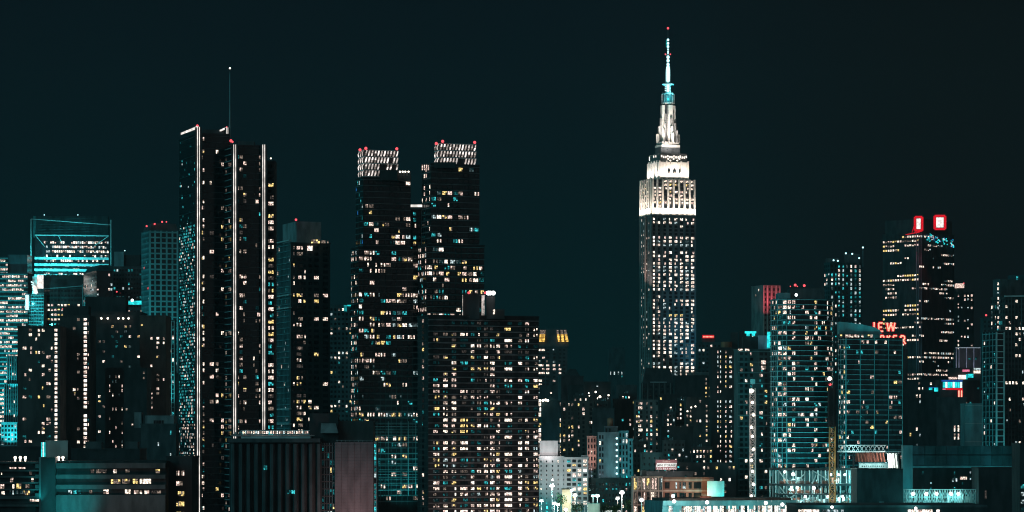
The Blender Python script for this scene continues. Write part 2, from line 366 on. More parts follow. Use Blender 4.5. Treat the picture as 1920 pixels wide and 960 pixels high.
# ---- dark roofed block below it
T = bld('low dark block with a sloping roof and two lit floors below the broad glass tower', 82, 82, 157, 516, 2850, name='office_block', wall='black_stone', depth=40, yv=625,
        front=dict(fh=4.4, bay=3.2, ww=0.7, wh=0.42, panes=1, p=0.0, top=12, fn=lambda i, j, nx, nf, r: (r.choice('wwyyp') if j in (3, 4, 5, 6) and r.random() < 0.72 else None), bands=(0.8, 0.3, 'dark_teal', 2)))
fr = T.mb('roof_edge'); fr.beam(P(80, 542, 2849), P(156, 536, 2849), 0.4, W['teal_panel']); fr.beam(P(155, 533, 2849), P(155, 590, 2849), 0.4, W['teal_panel'])
T.beacon(118, 579, 2840); T.beacon(163, 556, 2840)
T = bld('narrow cyan glazed tower directly under the bright white video billboard', 54, 54, 82, 551, 2830, name='office_block', wall='dark_teal', depth=20, yv=640,
        front=dict(fh=3.0, bay=2.4, ww=0.6, wh=0.6, panes=1, p=0.35, pal='cctts', bands=(0.5, 0.2, 'teal_panel')))
T.flood(P(60, 600, 2790), P(64, 580, 2829), 60000, (0.05, 0.9, 0.95), 60)
# ---- signs on them
T = Thing('video_billboard', 'bright white stepped video billboard with dark diagonal stripes', 'billboard', (X(70, 2826), 2826, Z(552, 2826)))
b = T.mb('screen'); b.box(P(70, 541, 2826), (X(81, 2826) - X(70, 2826), 0, 0), (0, 1.5, 0), (0, 0, 12.5), E['screen_white'])
b2 = MB(); b2.box(P(61, 551, 2827), (4.0, 0, 0), (0, 1.5, 0), (0, 0, 16), W['white_paint'])
for i in range(5): b2.beam(P(58 + i * 1.2, 528 + i * 5, 2825.4), P(63 + i * 1.4, 531 + i * 5, 2825.4), 0.5, E['cyan_white'])
for i in range(3): b2.beam(P(62 + i * 2.4, 535 + i, 2825.2), P(66 + i * 2.2, 550, 2825.2), 0.45, E['screen_white'])
T.add('side_screen', b2); b3 = MB(); b3.box(P(60, 553, 2828), (11, 0, 0), (0, 1, 0), (0, 0, 2), W['dark_steel']); T.add('frame', b3)
T = Thing('blade_sign', 'tall glowing cyan white blade sign on the corner of the far left office block', 'sign', (X(50, 2822), 2822, Z(583, 2822)))
b = T.mb('light_panel'); b.box(P(47.5, 581, 2822), (X(54, 2822) - X(47.5, 2822), 0, 0), (0, 1.5, 0), (0, 0, 14.2), E['cyan_white'])
b = T.mb('frame'); 
for px in (47, 54.5): b.box(P(px, 583, 2821.8) - Vector((0.3, 0, 0)), (0.6, 0, 0), (0, 2, 0), (0, 0, 15.6), W['dark_steel'])
b.box(P(47, 553, 2821.9), (X(54.5, 2822) - X(47, 2822), 0, 0), (0, 1.9, 0), (0, 0, 0.6), W['dark_steel'])
T.lamp(P(51, 567, 2812), 30000, (0.1, 0.95, 1.0))
# ---- angled office block
T = bld('angular dark office block with scattered lit floors between glass tower and grid tower', 157, 181, 211, 508, 2700, name='office_block', wall='dark_glass', yv=620,
        front=dict(fh=4.2, bay=2.0, ww=0.8, wh=0.5, panes=1, p=0.32, run=0.7, pal='wwssp'), left=dict(fh=4.2, bay=2.4, ww=0.8, wh=0.55, panes=1, p=0.32, run=0.6, pal='sgwgt'))
b = MB(); O, u, v, w, dp = corner(157, 181, 211, 2700)
b.prism([(q.x, q.y) for q in (O, O + u * w, O + u * w + v * dp, O + v * dp)], Z(508, 2700) + 0.3, Z(496, 2700), W['dark_teal'], [(q.x, q.y) for q in (O + u * w * 0.3 + v * 6, O + u * w + v * 6, O + u * w + v * dp, O + u * w * 0.3 + v * dp)]); T.add('sloped_roof', b)
# ---- dim tower with glazed top
T = bld('dim tower with small glazed penthouse and faint teal windows', 212, 212, 266, 500, 2750, wall='charcoal', depth=30, yv=640,
        front=dict(fh=4.0, bay=2.6, ww=0.6, wh=0.5, panes=1, p=0.28, pal='ttgsc'))
roofbox(T, 214, 232, 472, 500, 2756, 'teal_panel', 8); roofbox(T, 232, 262, 478, 500, 2758, 'black_stone', 10); T.beacon(234, 470, 2755, 0.5, 'bulb_cool'); T.beacon(219, 547, 2738)
T = bld('squat dark block with a glowing cyan rooftop sign band', 238, 238, 268, 577, 2500, name='office_block', wall='charcoal', depth=25, yv=620,
        front=dict(fh=3.6, bay=2.6, ww=0.7, wh=0.5, panes=1, p=0.4, pal='twsd'))
b = MB(); b.box(P(232, 571, 2499), (X(267, 2499) - X(232, 2499), 0, 0), (0, 1.2, 0), (0, 0, 3.0), E['cyan_sign']); b.ball(P(248, 563, 2498), 1.1, E['lamp_white'])
b.box(P(232, 572.5, 2499.2), (X(267, 2499) - X(232, 2499), 0, 0), (0, 0.8, 0), (0, 0, 0.6), W['dark_steel']); T.add('sign_band', b)
# ---- teal grid tower
T = bld('tall tower with square teal window grid and red rooftop lights', 266, 280, 334, 432, 2300, wall='dark_teal', yv=700, beacons=((275, 424), (290, 420), (304, 416), (312, 416, 0.7)),
        front=dict(fh=3.95, bay=4.4, ww=0.62, wh=0.66, sill=0.12, panes=2, p=0.035, pal='wwyps', bands=(1.0, 0.35, 'teal_panel'), piers=(1.2, 0.3, 'teal_panel')),
        left=dict(fh=3.95, bay=3.5, ww=0.6, wh=0.4, panes=2, p=0.14, pal='ttsrc', bands=(1.0, 0.35, 'teal_panel'), piers=(0.7, 0.3, 'teal_panel')))
b = MB(); O, u, v, w, dp = corner(266, 280, 334, 2300); 
b.prism([(q.x, q.y) for q in (O + u * 0.4 + v * 0.5, O + u * w + v * 0.5, O + u * w + v * dp, O + u * 0.4 + v * dp)], Z(432, 2300), Z(418, 2300), W['charcoal'], [(q.x, q.y) for q in (O + u * 3 + v * 3, O + u * (w - 1) + v * 3, O + u * (w - 1) + v * dp, O + u * 3 + v * dp)]); T.add('roof_hood', b)
T.flood(P(262, 760, 2240), P(285, 600, 2298), 200000, (0.03, 0.8, 0.85), 60, 0.9, housing=False)  # unseen teal spot added for the grid's lower left
T = bld('slim cyan glass shaft beside the white striped tower, below the grid tower', 311, 311, 327, 600, 2200, name='stair_tower', wall='dark_teal', depth=12, yv=790,
        front=dict(fh=3.2, bay=2.1, ww=0.7, wh=0.75, sill=0.1, panes=1, p=0.42, pal='cctsw', bands=(0.3, 0.2, 'teal_panel'), piers=(0.3, 0.25, 'slab')))
T.flood(P(318, 780, 2170), P(318, 690, 2199), 60000, (0.05, 0.85, 0.9), 70)
# ---- dark residential towers with columns of light
T = bld('dark brick tower with a full column of lit windows at its right edge', 33, 33, 112, 612, 1950, wall='dark_brick', depth=30, group='brick towers with lit stair columns', yv=860,
        front=dict(fh=2.8, cols=[(40, 4, .3, 1), (46, 7, 1.3, 2), (57, 6, 1.5, 2), (68, 3, .5, 1), (73, 4, .6, 1), (81, 5, 1, 2), (91, 8, 1, 2), (97, 3, .3, 1), (105, 5.5, 1, 1)], wh=0.62, p=0.22, pal='wwwppydt', always={8: 'WWw'}, dark=False))
T = bld('dark brick tower with one full column of lit windows along its centre', 112, 112, 168, 592, 1980, wall='dark_brick', depth=30, group='brick towers with lit stair columns', yv=868,
        front=dict(fh=2.8, cols=[(115, 2, .5, 1), (120, 2, .5, 1), (139, 5, 1.3, 2), (147, 5, 1.3, 2), (160, 6.5, 1, 1), (165.5, 2, 1.5, 1)], wh=0.62, p=0.20, pal='wwppydt', always={4: 'WWWw'}, dark=False))
roofbox(T, 118, 166, 574, 592, 1986, 'black_stone', 12)
T = bld('wide black apartment block with scattered windows and a row of roof lamps', 166, 166, 264, 585, 2100, wall='black_stone', depth=35, yv=865,
        front=dict(fh=3.4, bay=3.0, ww=0.55, wh=0.45, panes=2, p=(0.20, 0.06), pal='wwtpdyg', dark=False, bands=(0.4, 0.2, 'black_stone')))
for px in (190, 202, 222, 231, 241): T.beacon(px, 597, 2097, 0.7, 'bulb_warm')
roofbox(T, 160, 236, 556, 585, 2108, 'black_stone', 14)
T = bld('dark block with narrow paired window slits right of the tower with a central light column', 197, 197, 232, 690, 2000, wall='black_stone', depth=25, yv=865,
        front=dict(fh=3.0, bay=2.1, ww=0.3, wh=0.6, panes=1, p=0.22, pal='wppgd', dark=False))
T = bld('dark brown block with a few warm windows in front of the grid tower', 262, 262, 311, 592, 2020, wall='brown_brick', depth=30, yv=800,
        front=dict(fh=3.0, cols=[(266, 4, 1, 1), (284, 4, 1.2, 1), (296, 5, 2.2, 2), (307, 3, .6, 1)], wh=0.5, p=0.20, pal='wwypd', dark=False))
T = bld('black block with a few yellow windows below the dark brown block', 232, 232, 275, 690, 1900, wall='black_stone', depth=25, yv=865, front=dict(fh=3.2, bay=4.0, ww=0.3, wh=0.4, panes=1, p=0.07, pal='ywd', dark=False))
T = bld('plain grey windowless block with a line of tiny cyan windows near the left corner', 264, 264, 330, 795, 1700, name='low_block', wall='charcoal', depth=30, yv=865,
        front=dict(fh=6.2, cols=[(287, 2.5, 1, 1), (297, 2.5, 2, 1), (320, 2.5, .5, 1)], wh=0.35, p=0.3, pal='ssc', dark=False))
roofbox(T, 272, 326, 779, 797, 1703, 'grey_concrete', 14); roofbox(T, 252, 265, 773, 797, 1706, 'grey_concrete', 8)
b = MB(); 
for i in range(4): b.box(P(288 + i * 5, 797, 1702.8), (1.1, 0, 0), (0, 0.5, 0), (0, 0, 2.6), W['dark_glass'])
T.add('window', b, kind='stuff')
T = bld('low dark roofscape block with small cyan rooftop lights at the far left', -14, -14, 92, 838, 1500, name='low_block', wall='black_stone', depth=40, yv=900, front=dict(fh=3.6, bay=4, ww=0.5, wh=0.4, panes=1, p=0.10, pal='cwst', dark=False))
T = bld('low black block between the striped office block and the brick towers', 125, 125, 262, 842, 1600, name='low_block', wall='black_stone', depth=30, yv=880, front=dict(fh=3.4, bay=3.4, ww=0.4, wh=0.4, panes=1, p=0.05, pal='wyd', dark=False))
roofbox(T, 160, 190, 828, 843, 1603, 'charcoal', 8); roofbox(T, 235, 258, 828, 843, 1603, 'charcoal', 8)

# ---- horizontal banded office block, bottom left
T = Thing('office_block', 'low office block with long horizontal teal lit concrete bands and a blank stair core', 'building', (X(90, 1150), 1150, 0))
mass(T, -40, -40, 77, 865, 1152, wall='black_stone', depth=50, parapet=False)
mass(T, 104, 104, 312, 864, 1152, wall='black_stone', depth=50, parapet=False)
b = T.mb('stair_core'); b.box((X(77, 1149), 1149, 0), (X(104, 1149) - X(77, 1149), 0, 0), (0, 20, 0), (0, 0, Z(857, 1149)), W['black_stone'])
b = T.mb('stair_core'); b.box((X(73, 1150.4), 1150.4, 0), (X(77, 1150) - X(73, 1150) - 0.01, 0, 0), (0, 15, 0), (0, 0, Z(857, 1149)), W['grey_concrete'])
bands = T.mb('spandrel_band')
for y0, y1 in ((868, 878), (890, 897.5), (909, 917), (928, 985)):
    bands.box((X(104.1, 1150), 1150, Z(y1, 1150)), (X(310, 1150) - X(104.1, 1150), 0, 0), (0, 2.2, 0), (0, 0, Z(y0, 1150) - Z(y1, 1150)), W['band_concrete'])
for y0, y1 in ((866, 869), (881, 884), (893, 895.5), (904, 907), (917, 919.5), (930, 936), (946, 950)):
    bands.box((X(-40, 1150.6), 1150.6, Z(y1, 1150)), (X(72.9, 1150.6) - X(-40, 1150.6), 0, 0), (0, 1.6, 0), (0, 0, Z(y0, 1150) - Z(y1, 1150)), W['band_concrete'])
for y0, y1 in ((870, 878), (890, 897), (909, 916), (925, 930)):
    bands.box((X(66, 1150.3), 1150.3, Z(y1, 1150)), (X(73, 1150) - X(66, 1150), 0, 0), (0, 1.5, 0), (0, 0, Z(y0, 1150) - Z(y1, 1150)), W['band_concrete'])
def win_at(T, px0, px1, py0, py1, d, code, panes=2):
    T.window((X((px0 + px1) / 2, d), d, Z(py1, d)), (1, 0), (0, -1), code, X(px1, d) - X(px0, d), Z(py0, d) - Z(py1, d), panes, off=0.1)
rg = random.Random(4)
for px0, px1, py0, py1, c, n in ((209, 219, 880, 887, 'w', 3), (235, 243, 880, 886, 'd', 2), (292, 300, 880, 887, 'y', 2), (208, 226, 899, 907, 'y', 4), (229, 259, 898, 907, 'y', 6), (262, 289, 898, 907, 'w', 5),
        (194, 204, 918, 926, 'w', 2), (229, 245, 918, 926, 'w', 3), (247, 260, 919, 926, 'p', 3), (262, 280, 919, 926, 'w', 4), (284, 302, 920, 925, 'd', 5), (170, 200, 880, 887, 'd', 9), (128, 135, 919, 926, 's', 2), (138, 152, 919, 926, 'c', 5), (167, 176, 919, 925, 'd', 3),
        (19, 31, 896, 904, 'p', 4), (59, 63, 896, 904, 'w', 1), (1, 8, 908, 916, 'p', 2), (19, 27, 908, 916, 'w', 2), (31, 40, 907, 916, 'y', 2), (48, 55, 908, 915, 'd', 3), (3, 9, 921, 927, 'w', 2), (18, 26, 920, 927, 's', 3), (28, 50, 920, 926, 'g', 7), (44, 56, 920, 928, 'y', 4), (56, 78, 934.5, 940, 'w', 5), (18, 48, 876, 879, 'p', 9), (15, 55, 933, 935.5, 'y', 6), (2, 4, 886, 890, 'w', 1), (55, 60, 884, 890, 'd', 3)):
    win_at(T, px0, px1, py0, py1, 1152, c, n)
for px in (28.5, 38, 47.5, 110, 118):
    b = MB(); c = P(px, 858, 1156); b.cyl(c.x, c.y, Z(865, 1156) - 0.6, c.z, 0.22, 0.35, E['bulb_warm'], 8); b.ball(c, 0.55, E['bulb_warm']); b.box((c.x - 1, c.y - 1, Z(865, 1156) - 1), (2, 0, 0), (0, 2, 0), (0, 0, 0.8), W['white_paint']); T.add('roof_lamp', b)
    T.lamp(c + Vector((0, -1.5, 1)), 1200, (1, 0.85, 0.75))
roofbox(T, 85, 127, 826, 868, 1170, 'dark_teal', 9); b = MB()
for i, px in enumerate((77, 80, 83)): b.box(P(px, 858, 1168.5 + i * 0.1), (0.35, 0, 0), (0, 0.4, 0), (0, 0, 5.8), E['cyan_sign'] if i != 1 else E['cyan_white'])
T.add('light_tube', b)
T.lamp(P(93, 835, 1158), 500, (0.03, 0.7, 0.75)); T.flood(P(122, 968, 1136), P(128, 938, 1150), 13000, (0.02, 0.85, 0.88), 100, 0.9)
T.flood(P(116, 880, 1138), P(128, 884, 1150), 3600, (0.02, 0.85, 0.88), 110, 1.0, housing=False); T.flood(P(71, 950, 1146), P(73, 905, 1150.3), 3500, (0.02, 0.85, 0.88), 70, 0.8, housing=False)
T.flood(P(230, 985, 1120), P(235, 940, 1150), 5000, (1.0, 0.75, 0.7), 110, 0.9, housing=False)
T = bld('dark block with a single column of wide lit windows below the striped tower', 312, 312, 360, 856, 1160, name='low_block', wall='black_stone', depth=25,
        front=dict(fh=3.85, cols=[(338, 15, 1, 5)], wh=0.45, p=0.0, pal='wwyp', always={0: 'wwyp'}, dark=False, top=4.2))

# ---- tall tower pair with vertical white light strips
T = Thing('apartment_tower', 'tallest dark twin volume tower outlined by double white vertical light strips', 'building', (X(400, 1600), 1600, 0))
Oh1 = mass(T, 336, 371, 429, 250, 1606, wall='dark_glass', yv=990,
     front=dict(fh=3.25, cols=[(376, 8, 1.2), (381.5, 3, .8, 1), (397, 8, 0.6), (407, 5, .9, 2), (417, 5, .8, 2)], wh=0.55, p=(0.24, 0.42), pal='wwwppyytdk', bands=(0.35, 0.25, 'charcoal')),
     left=dict(fh=1.625, bay=1.9, ww=0.7, wh=0.62, panes=1, p=0.0, pal='ttcsw', bands=(0.25, 0.3, 'dark_teal', 6), fn=lambda i, j, nx, nf, r: (r.choice('ttttcteectetcsw' if j < 92 else 'sgpdwtw') if r.random() < (0.09 if j < 28 else 0.8 if j < 90 else 0.5 if j < 106 else 0.08) else None)))
Oh2 = mass(T, 410, 439, 497, 272, 1596, wall='dark_glass', yv=990,
     front=dict(fh=3.25, cols=[(445, 6, 1.4), (452, 6, 1.2), (459, 6, .9), (476, 3, .3, 1), (482, 6, 1.2), (488, 5, 1.1)], wh=0.55, p=(0.30, 0.5), pal='wwwppyctdd', bands=(0.35, 0.35, 'charcoal')),
     left=dict(fh=3.25, cols=[(413, 3, .5, 1), (417, 4, 1.3, 1), (424, 3, .7, 1), (430, 4, .8, 1), (435, 5, 1.6, 2)], wh=0.55, p=(0.25, 0.42), pal='wwyypptd', bands=(0.35, 0.9, 'teal_panel')))
mass(T, 497.5, 497.5, 515, 302, 1618, wall='charcoal', depth=14, yv=830, part='wing', front=dict(fh=3.25, cols=[(508, 10, 1.5, 3)], wh=0.55, p=(0.2, 0.5), pal='wwypdc', bands=(0.3, 0.2, 'charcoal')))
roofbox(T, 446, 476, 265, 274, 1612, 'charcoal', 9); roofbox(T, 380, 420, 243, 252, 1622, 'black_stone', 9)
def strip(px, py0, py1, d, gap=1.9, r=0.18):
    for s_ in (-gap / 2, gap / 2):
        b = MB(); b.box(P(px + s_ * 1.9, py1, d) - Vector((r, 0, 0)), (2 * r, 0, 0), (0, 0.5, 0), (0, 0, Z(py0, d) - Z(py1, d)), E['strip_white']); T.add('light_strip', b)
    b = MB(); b.box(P(px, py1, d + 0.3) - Vector((gap * 0.75 + 0.3, 0, 0)), (gap * 1.5 + 0.6, 0, 0), (0, 1.2, 0), (0, 0, Z(py0, d) - Z(py1, d) - 0.1), W['black_stone']); T.add('corner_pier', b)
strip(372, 238, 985, 1603.5); strip(426, 239, 272, 1612, 1.3); strip(440, 271, 830, 1593.5); strip(494.5, 271, 806, 1599)
for a, c_ in (((341, 251), (370, 239)), ((413, 245), (424, 240))):
    b = MB(); b.beam(P(a[0], a[1], 1630 if a[0] < 400 else 1622), P(c_[0], c_[1], 1604 if a[0] < 400 else 1613), 0.55 if a[0] < 400 else 0.35, E['strip_white']); T.add('light_strip', b)
b = MB(); b.face((P(339, 252, 1630), P(371, 240, 1604), P(371, 253, 1604), P(339, 256, 1630)), W['dark_glass']); b.beam(P(371, 253, 1605), P(371, 239, 1605), 0.3, W['charcoal']); T.add('roof_screen', b)
b = MB(); b.cyl(X(431, 1625), 1625, Z(275, 1625), Z(200, 1625), 0.62, 0.42, W['teal_panel'], 8); b.cyl(X(431, 1625), 1625, Z(200, 1625), Z(130, 1625), 0.42, 0.16, W['teal_panel'], 8); T.add('mast', b)
T.beacon(431, 128, 1625, 0.45, 'bulb_warm'); T.beacon(370, 236, 1606, 0.9); T.beacon(433, 264, 1612, 1.0); T.beacon(436, 266, 1611, 0.7); T.beacon(425, 238, 1614, 0.5); T.beacon(508, 297, 1620, 0.4, 'bulb_warm')

# ---- tower with teal balconies
T = bld('dark tower with teal balconies on its left face and a slab penthouse on top', 518, 545, 619, 455, 1750, wall='black_stone', yv=830, beacons=((555, 412, 0.9),),
        front=dict(fh=3.35, cols=[(551, 3, .8, 1), (562, 12, 1.4, 4), (571, 4, .7, 2), (581, 6, .5, 2), (593, 9, .8, 3), (610, 10, 1.3, 3)], wh=0.55, p=(0.22, 0.22), pal='wwwyypdk', bands=(0.3, 0.15, 'black_stone')),
        left=dict(fh=3.35, bay=2.8, ww=0.5, wh=0.6, panes=2, p=0.14, pal='sstwt', bands=(0.35, 0.7, 'teal_panel'), piers=(0.3, 0.5, 'teal_panel')))
b = MB(); O, u, v, w, dp = corner(530, 556, 602, 1756); b.prism([(q.x, q.y) for q in (O, O + u * w, O + u * w + v * 22, O + v * dp)], Z(455, 1756), Z(415, 1756), W['grey_concrete']); T.add('penthouse', b)
b = T.mb('balcony_edge')
O, u, v, w, dp = corner(518, 545, 619, 1750)
for py in (554, 578, 768, 796, 452):
    z = Z(py, 1750); q = O + v * (dp + 1.5) - u * 1.6; b.box((q.x, q.y, z), tuple(-(v * (dp + 3.0))) + (0,), tuple(u * 1.7) + (0,), (0, 0, 0.7), W['slab'])
win_at(T, 579, 600, 449, 456, 1751.2, 'y', 5); win_at(T, 602, 616, 451, 456, 1751.2, 'd', 5); win_at(T, 576, 586, 461, 470, 1752, 'W', 4); 
for i in range(48):
    z = Z(462 + i * 6.9, 1755); q = O + v * (dp + 0.2)
    if T.rg.random() < 0.8: T.window((q.x + 0.5, q.y - 1.1, z), (u.y, -u.x), (-u.x, -u.y), T.rg.choice('swwp'), 1.0, 1.5, 1)
# ---- low grid building between
T = bld('dim teal apartment slab with small square windows beside the left crowned tower', 618, 618, 668, 572, 1950, wall='dark_teal', depth=25, yv=800,
        front=dict(fh=3.05, bay=2.5, ww=0.5, wh=0.48, panes=1, p=0.17, pal='wwydste', rowvar=True))
b = MB(); b.box(P(644.5, 584, 1949), (2.0, 0, 0), (0, 1, 0), (0, 0, 4.0), E['teal_lit']); b.box(P(651, 574, 1949), (3.4, 0, 0), (0, 1, 0), (0, 0, 0.8), E['cyan_sign']); T.add('sign_panel', b)

# ---- twin towers with lit crowns
def crown(T, x0, xc, x1, yt, yb, d, nf, nl, rows, d_roof, skip):
    O, u, v, w, dp = corner(x0, xc, x1, d); b = MB(); zt, zb = Z(yt, d), Z(d_roof, d)
    b.prism([(q.x, q.y) for q in (O + u * .6 + v * .6, O + u * (w - .6) + v * .6, O + u * (w - .6) + v * (dp - .6), O + u * .6 + v * (dp - .6))], zb, zt, W['black_stone']); core = T.add('crown_core', b)
    rh = (zt - Z(yb, d)) / rows
    for face, n, A, e in (('f', nf, O, u), ('l', nl, O + v * dp, -v)):
        L = w if face == 'f' else dp; bw = L / n; nn = Vector((e.y, -e.x))
        for r in range(rows):
            for i in range(n):
                if skip(face, r, i): continue
                z = zt - (r + 1) * rh + rh * 0.10; p0 = A + e * (i + 0.5) * bw + nn * 0.2; hw = bw * 0.31; ce = E[T.rg.choice(('crown_white', 'crown_white', 'crown_white', 'crown_mid', 'crown_mid', 'crown_dim'))]; k = T.rg.uniform(0.6, 1.0); sl = bw * 0.16
                def q(a, h, o=0.0): s_ = p0 + e * a + nn * o; return (s_.x, s_.y, z + h)
                m = MB(); H = rh * 0.84
                m.face((q(-hw * k - sl, H * .06), q(hw * .55 - sl, 0), q(hw * .8, H * .5, .45), q(-hw * .9, H * .5, .45)), ce)
                m.face((q(-hw * .9, H * .5, .45), q(hw * .8, H * .5, .45), q(hw + sl * .8, H), q(-hw * .55 + sl, H * .97)), E['crown_white' if T.rg.random() < .5 else 'crown_mid'])
                T.add('crown_panel', m, parent=core)
    fr = MB()
    for r in range(rows + 1):
        z = zt - r * rh
        fr.beam((O.x, O.y, z), tuple(O + u * w) + (z,), 0.18, W['white_paint']); fr.beam((O.x, O.y, z), tuple(O + v * dp) + (z,), 0.18, W['white_paint'])
    T.add('crown_frame', fr)
crown_pal = 'wwwWyyypppddsgcct'
T = Thing('apartment_tower', 'left of two dark glass towers with white latticed crowns, the lower one', 'building', (X(700, 1700), 1700, 0), 'towers with latticed white crowns')
mass(T, 667, 681, 770, 332, 1704, wall='black_stone', yb=470, front=dict(fh=3.3, bay=3.1, ww=0.82, wh=0.58, panes=3, run=.3, p=(0.17, 0.34), pal=crown_pal, bands=(0.28, 0.2, 'grey_concrete')),
     left=dict(fh=3.3, bay=3, ww=0.5, wh=0.6, panes=1, p=0.2, pal='sctb', bands=(0.2, 0.2, 'teal_panel')))
mass(T, 658, 672, 784, 464, 1700, wall='black_stone', yv=945, front=dict(fh=3.3, bay=3.15, ww=0.82, wh=0.58, panes=3, run=.35, p=(0.36, 0.42), pal=crown_pal, bands=(0.3, 0.2, 'grey_concrete'), piers=(0.25, 0.18, 'charcoal')),
     left=dict(fh=3.3, bay=3, ww=0.45, wh=0.6, panes=2, p=0.42, pal='wwpsc', bands=(0.25, 0.3, 'teal_panel')))
mass(T, 766, 766, 789, 392, 1722, wall='black_stone', depth=12, yv=700, part='wing', front=dict(fh=3.3, bay=2.6, ww=0.7, wh=0.6, panes=2, p=0.4, pal='wywscp'))
b = MB(); b.box(P(769, 388, 1721), (X(792, 1721) - X(769, 1721), 0, 0), (0, 1, 0), (0, 0, 1.3), E['strip_white']); T.add('light_strip', b)
crown(T, 672, 683, 747, 281, 331, 1706.5, 11, 3, 4, 333, lambda f, r, i: (f == 'f' and ((r == 2 and i in (5, 6, 9)) or (r == 3 and i > 4) or (r == 1 and i in (8,)))))
roofbox(T, 712, 745, 319, 333, 1703, 'black_stone', 3); roofbox(T, 745, 769, 320, 334, 1706, 'charcoal', 9)
for px in (750, 755, 760, 766): T.beacon(px, 322, 1704, 0.5, 'bulb_warm')
for q in ((675, 281), (686, 278), (744, 279)): T.beacon(q[0], q[1], 1706, 1.05)
# foot of the left tower with a gridded glass base
fr = T.mb('base_grid'); O, u, v, w, dp = corner(658, 672, 784, 1700)
for i in range(14):
    z = Z(800 + i * 10, 1698); a = O - v * 0.6; fr.beam(tuple(a + u * 9) + (z,), tuple(a + u * w) + (z,), 0.13, W['steel'])
for px in (706, 727, 751, 765, 779): s_ = (px - 672) / (784 - 672) * w; a = O - v * 0.62 + u * s_; fr.beam(tuple(a) + (Z(930, 1698),), tuple(a) + (Z(790, 1698),), 0.13, W['steel'])
T.flood(P(770, 960, 1670), P(765, 880, 1699), 50000, (0.03, 0.8, 0.85), 75, 0.9, housing=False)  # unseen spot added to make the base grid teal
T = Thing('apartment_tower', 'right of two dark glass towers with white latticed crowns, the taller one', 'building', (X(840, 1700), 1700, 0), 'towers with latticed white crowns')
mass(T, 791, 808, 899, 307, 1704, wall='black_stone', yb=465, front=dict(fh=3.3, bay=3.3, ww=0.82, wh=0.58, panes=3, run=.3, p=(0.16, 0.42), pal=crown_pal, bands=(0.28, 0.2, 'grey_concrete')),
     left=dict(fh=3.3, bay=3, ww=0.6, wh=0.6, panes=2, p=0.12, pal='wwp', bands=(0.28, 0.2, 'grey_concrete')))
mass(T, 784, 800, 908, 458, 1700, wall='black_stone', yv=620, front=dict(fh=3.3, bay=3.3, ww=0.82, wh=0.58, panes=3, run=.35, p=0.38, pal=crown_pal, bands=(0.28, 0.2, 'teal_panel'), piers=(0.25, 0.18, 'dark_teal')),
     left=dict(fh=3.3, bay=3, ww=0.5, wh=0.6, panes=2, p=0.4, pal='wwpsc', bands=(0.25, 0.3, 'charcoal')))
crown(T, 815, 824, 893, 269, 321, 1706.5, 12, 2, 4, 310, lambda f, r, i: (f == 'f' and ((r == 3 and i < 6) or (r == 2 and i in (6, 7) ))))
roofbox(T, 814, 855, 304, 310, 1703, 'black_stone', 3)
for q in ((818, 269), (830, 265), (890, 267)): T.beacon(q[0], q[1], 1706, 1.05)
b = MB()
for i in range(5): b.beam(P(792 + i * 4, 319, 1712 - i * 1.4), P(792 + i * 4, 309, 1712 - i * 1.4), 0.3, E['p'])
T.add('roof_light', b)

# ---- broad slab with balconies
T = Thing('apartment_slab', 'broad dark slab block striped with balconies and three pane windows', 'building', (X(803, 1500), 1500, 0))
Lcols = [(818, 12, 1.3, 4), (835, 9, 1.5, 3), (851, 9, 1.1, 3), (870, 15, 1.2, 5), (886, 7, .7, 2), (898, 8, 1.2, 3), (911, 8, 1, 3), (923, 9, 1.2, 3), (934, 7, .7, 3), (953, 15, 1, 5), (975, 8, 1.3, 3), (988, 8, 1.5, 3), (1004, 8, 1.4, 3)]
def slab_fn(i, j, nx, nf, r):
    t = j / nf; p = 0.36 + 0.55 * t
    if i < 3 and 10 < j < 22: p = 0.85
    if i > 9: p += 0.12
    if j in (0, 1, 5, 20) : p *= 0.45
    if r.random() < p: return r.choice('wWWwwyyppdscgt' if t > 0.5 else 'wwWyyppdtc')
    if r.random() < 0.55: return r.choice('eekg' if t > .3 else 'keek')  # unlit panes: faint reflection put in as weak emission
    return None
mass(T, 783, 803, 1010, 591, 1500, wall='black_stone', yv=990,
     front=dict(fh=2.78, cols=Lcols, wh=0.48, sill=0.28, p=0, fn=slab_fn, bands=(0.5, 0.55, 'grey_concrete'), top=2.2),
     left=dict(fh=2.78, cols=[(793.5, 11, 1, 3)], wh=0.55, p=0.72, pal='wwppydc', bands=(0.5, 0.3, 'dark_brick')))
for a in ((868, 899, 550, 592), (912, 928, 556, 592), (928, 946, 580, 592)): roofbox(T, a[0], a[1], a[2], a[3], 1507, 'black_stone', 10)
b = MB()
for px, w_, y0 in ((867, 1.0, 553), (903, 5.5, 553)): b.box(P(px, 591, 1505.5), (w_ / 3.87, 0, 0), (0, 0.8, 0), (0, 0, Z(y0, 1505) - Z(591, 1505)), E['crown_mid'])
T.add('light_column', b)
b = MB(); b.box(P(924.5, 589, 1504), (0.9, 0, 0), (0, 0.5, 0), (0, 0, 2.2), E['w']); T.add('roof_light', b)
T.beacon(879, 549, 1505, 0.85); T.beacon(910, 549, 1505, 0.8)
for px in (915.5, 919, 925): T.beacon(px, 549.5, 1504, 1.05, 'lamp_white')
for px in (840, 930, 1000): T.flood(P(px, 1010, 1455), P(px, 930, 1499), 13000, (1.0, 0.74, 0.68), 90, 0.9, housing=False)

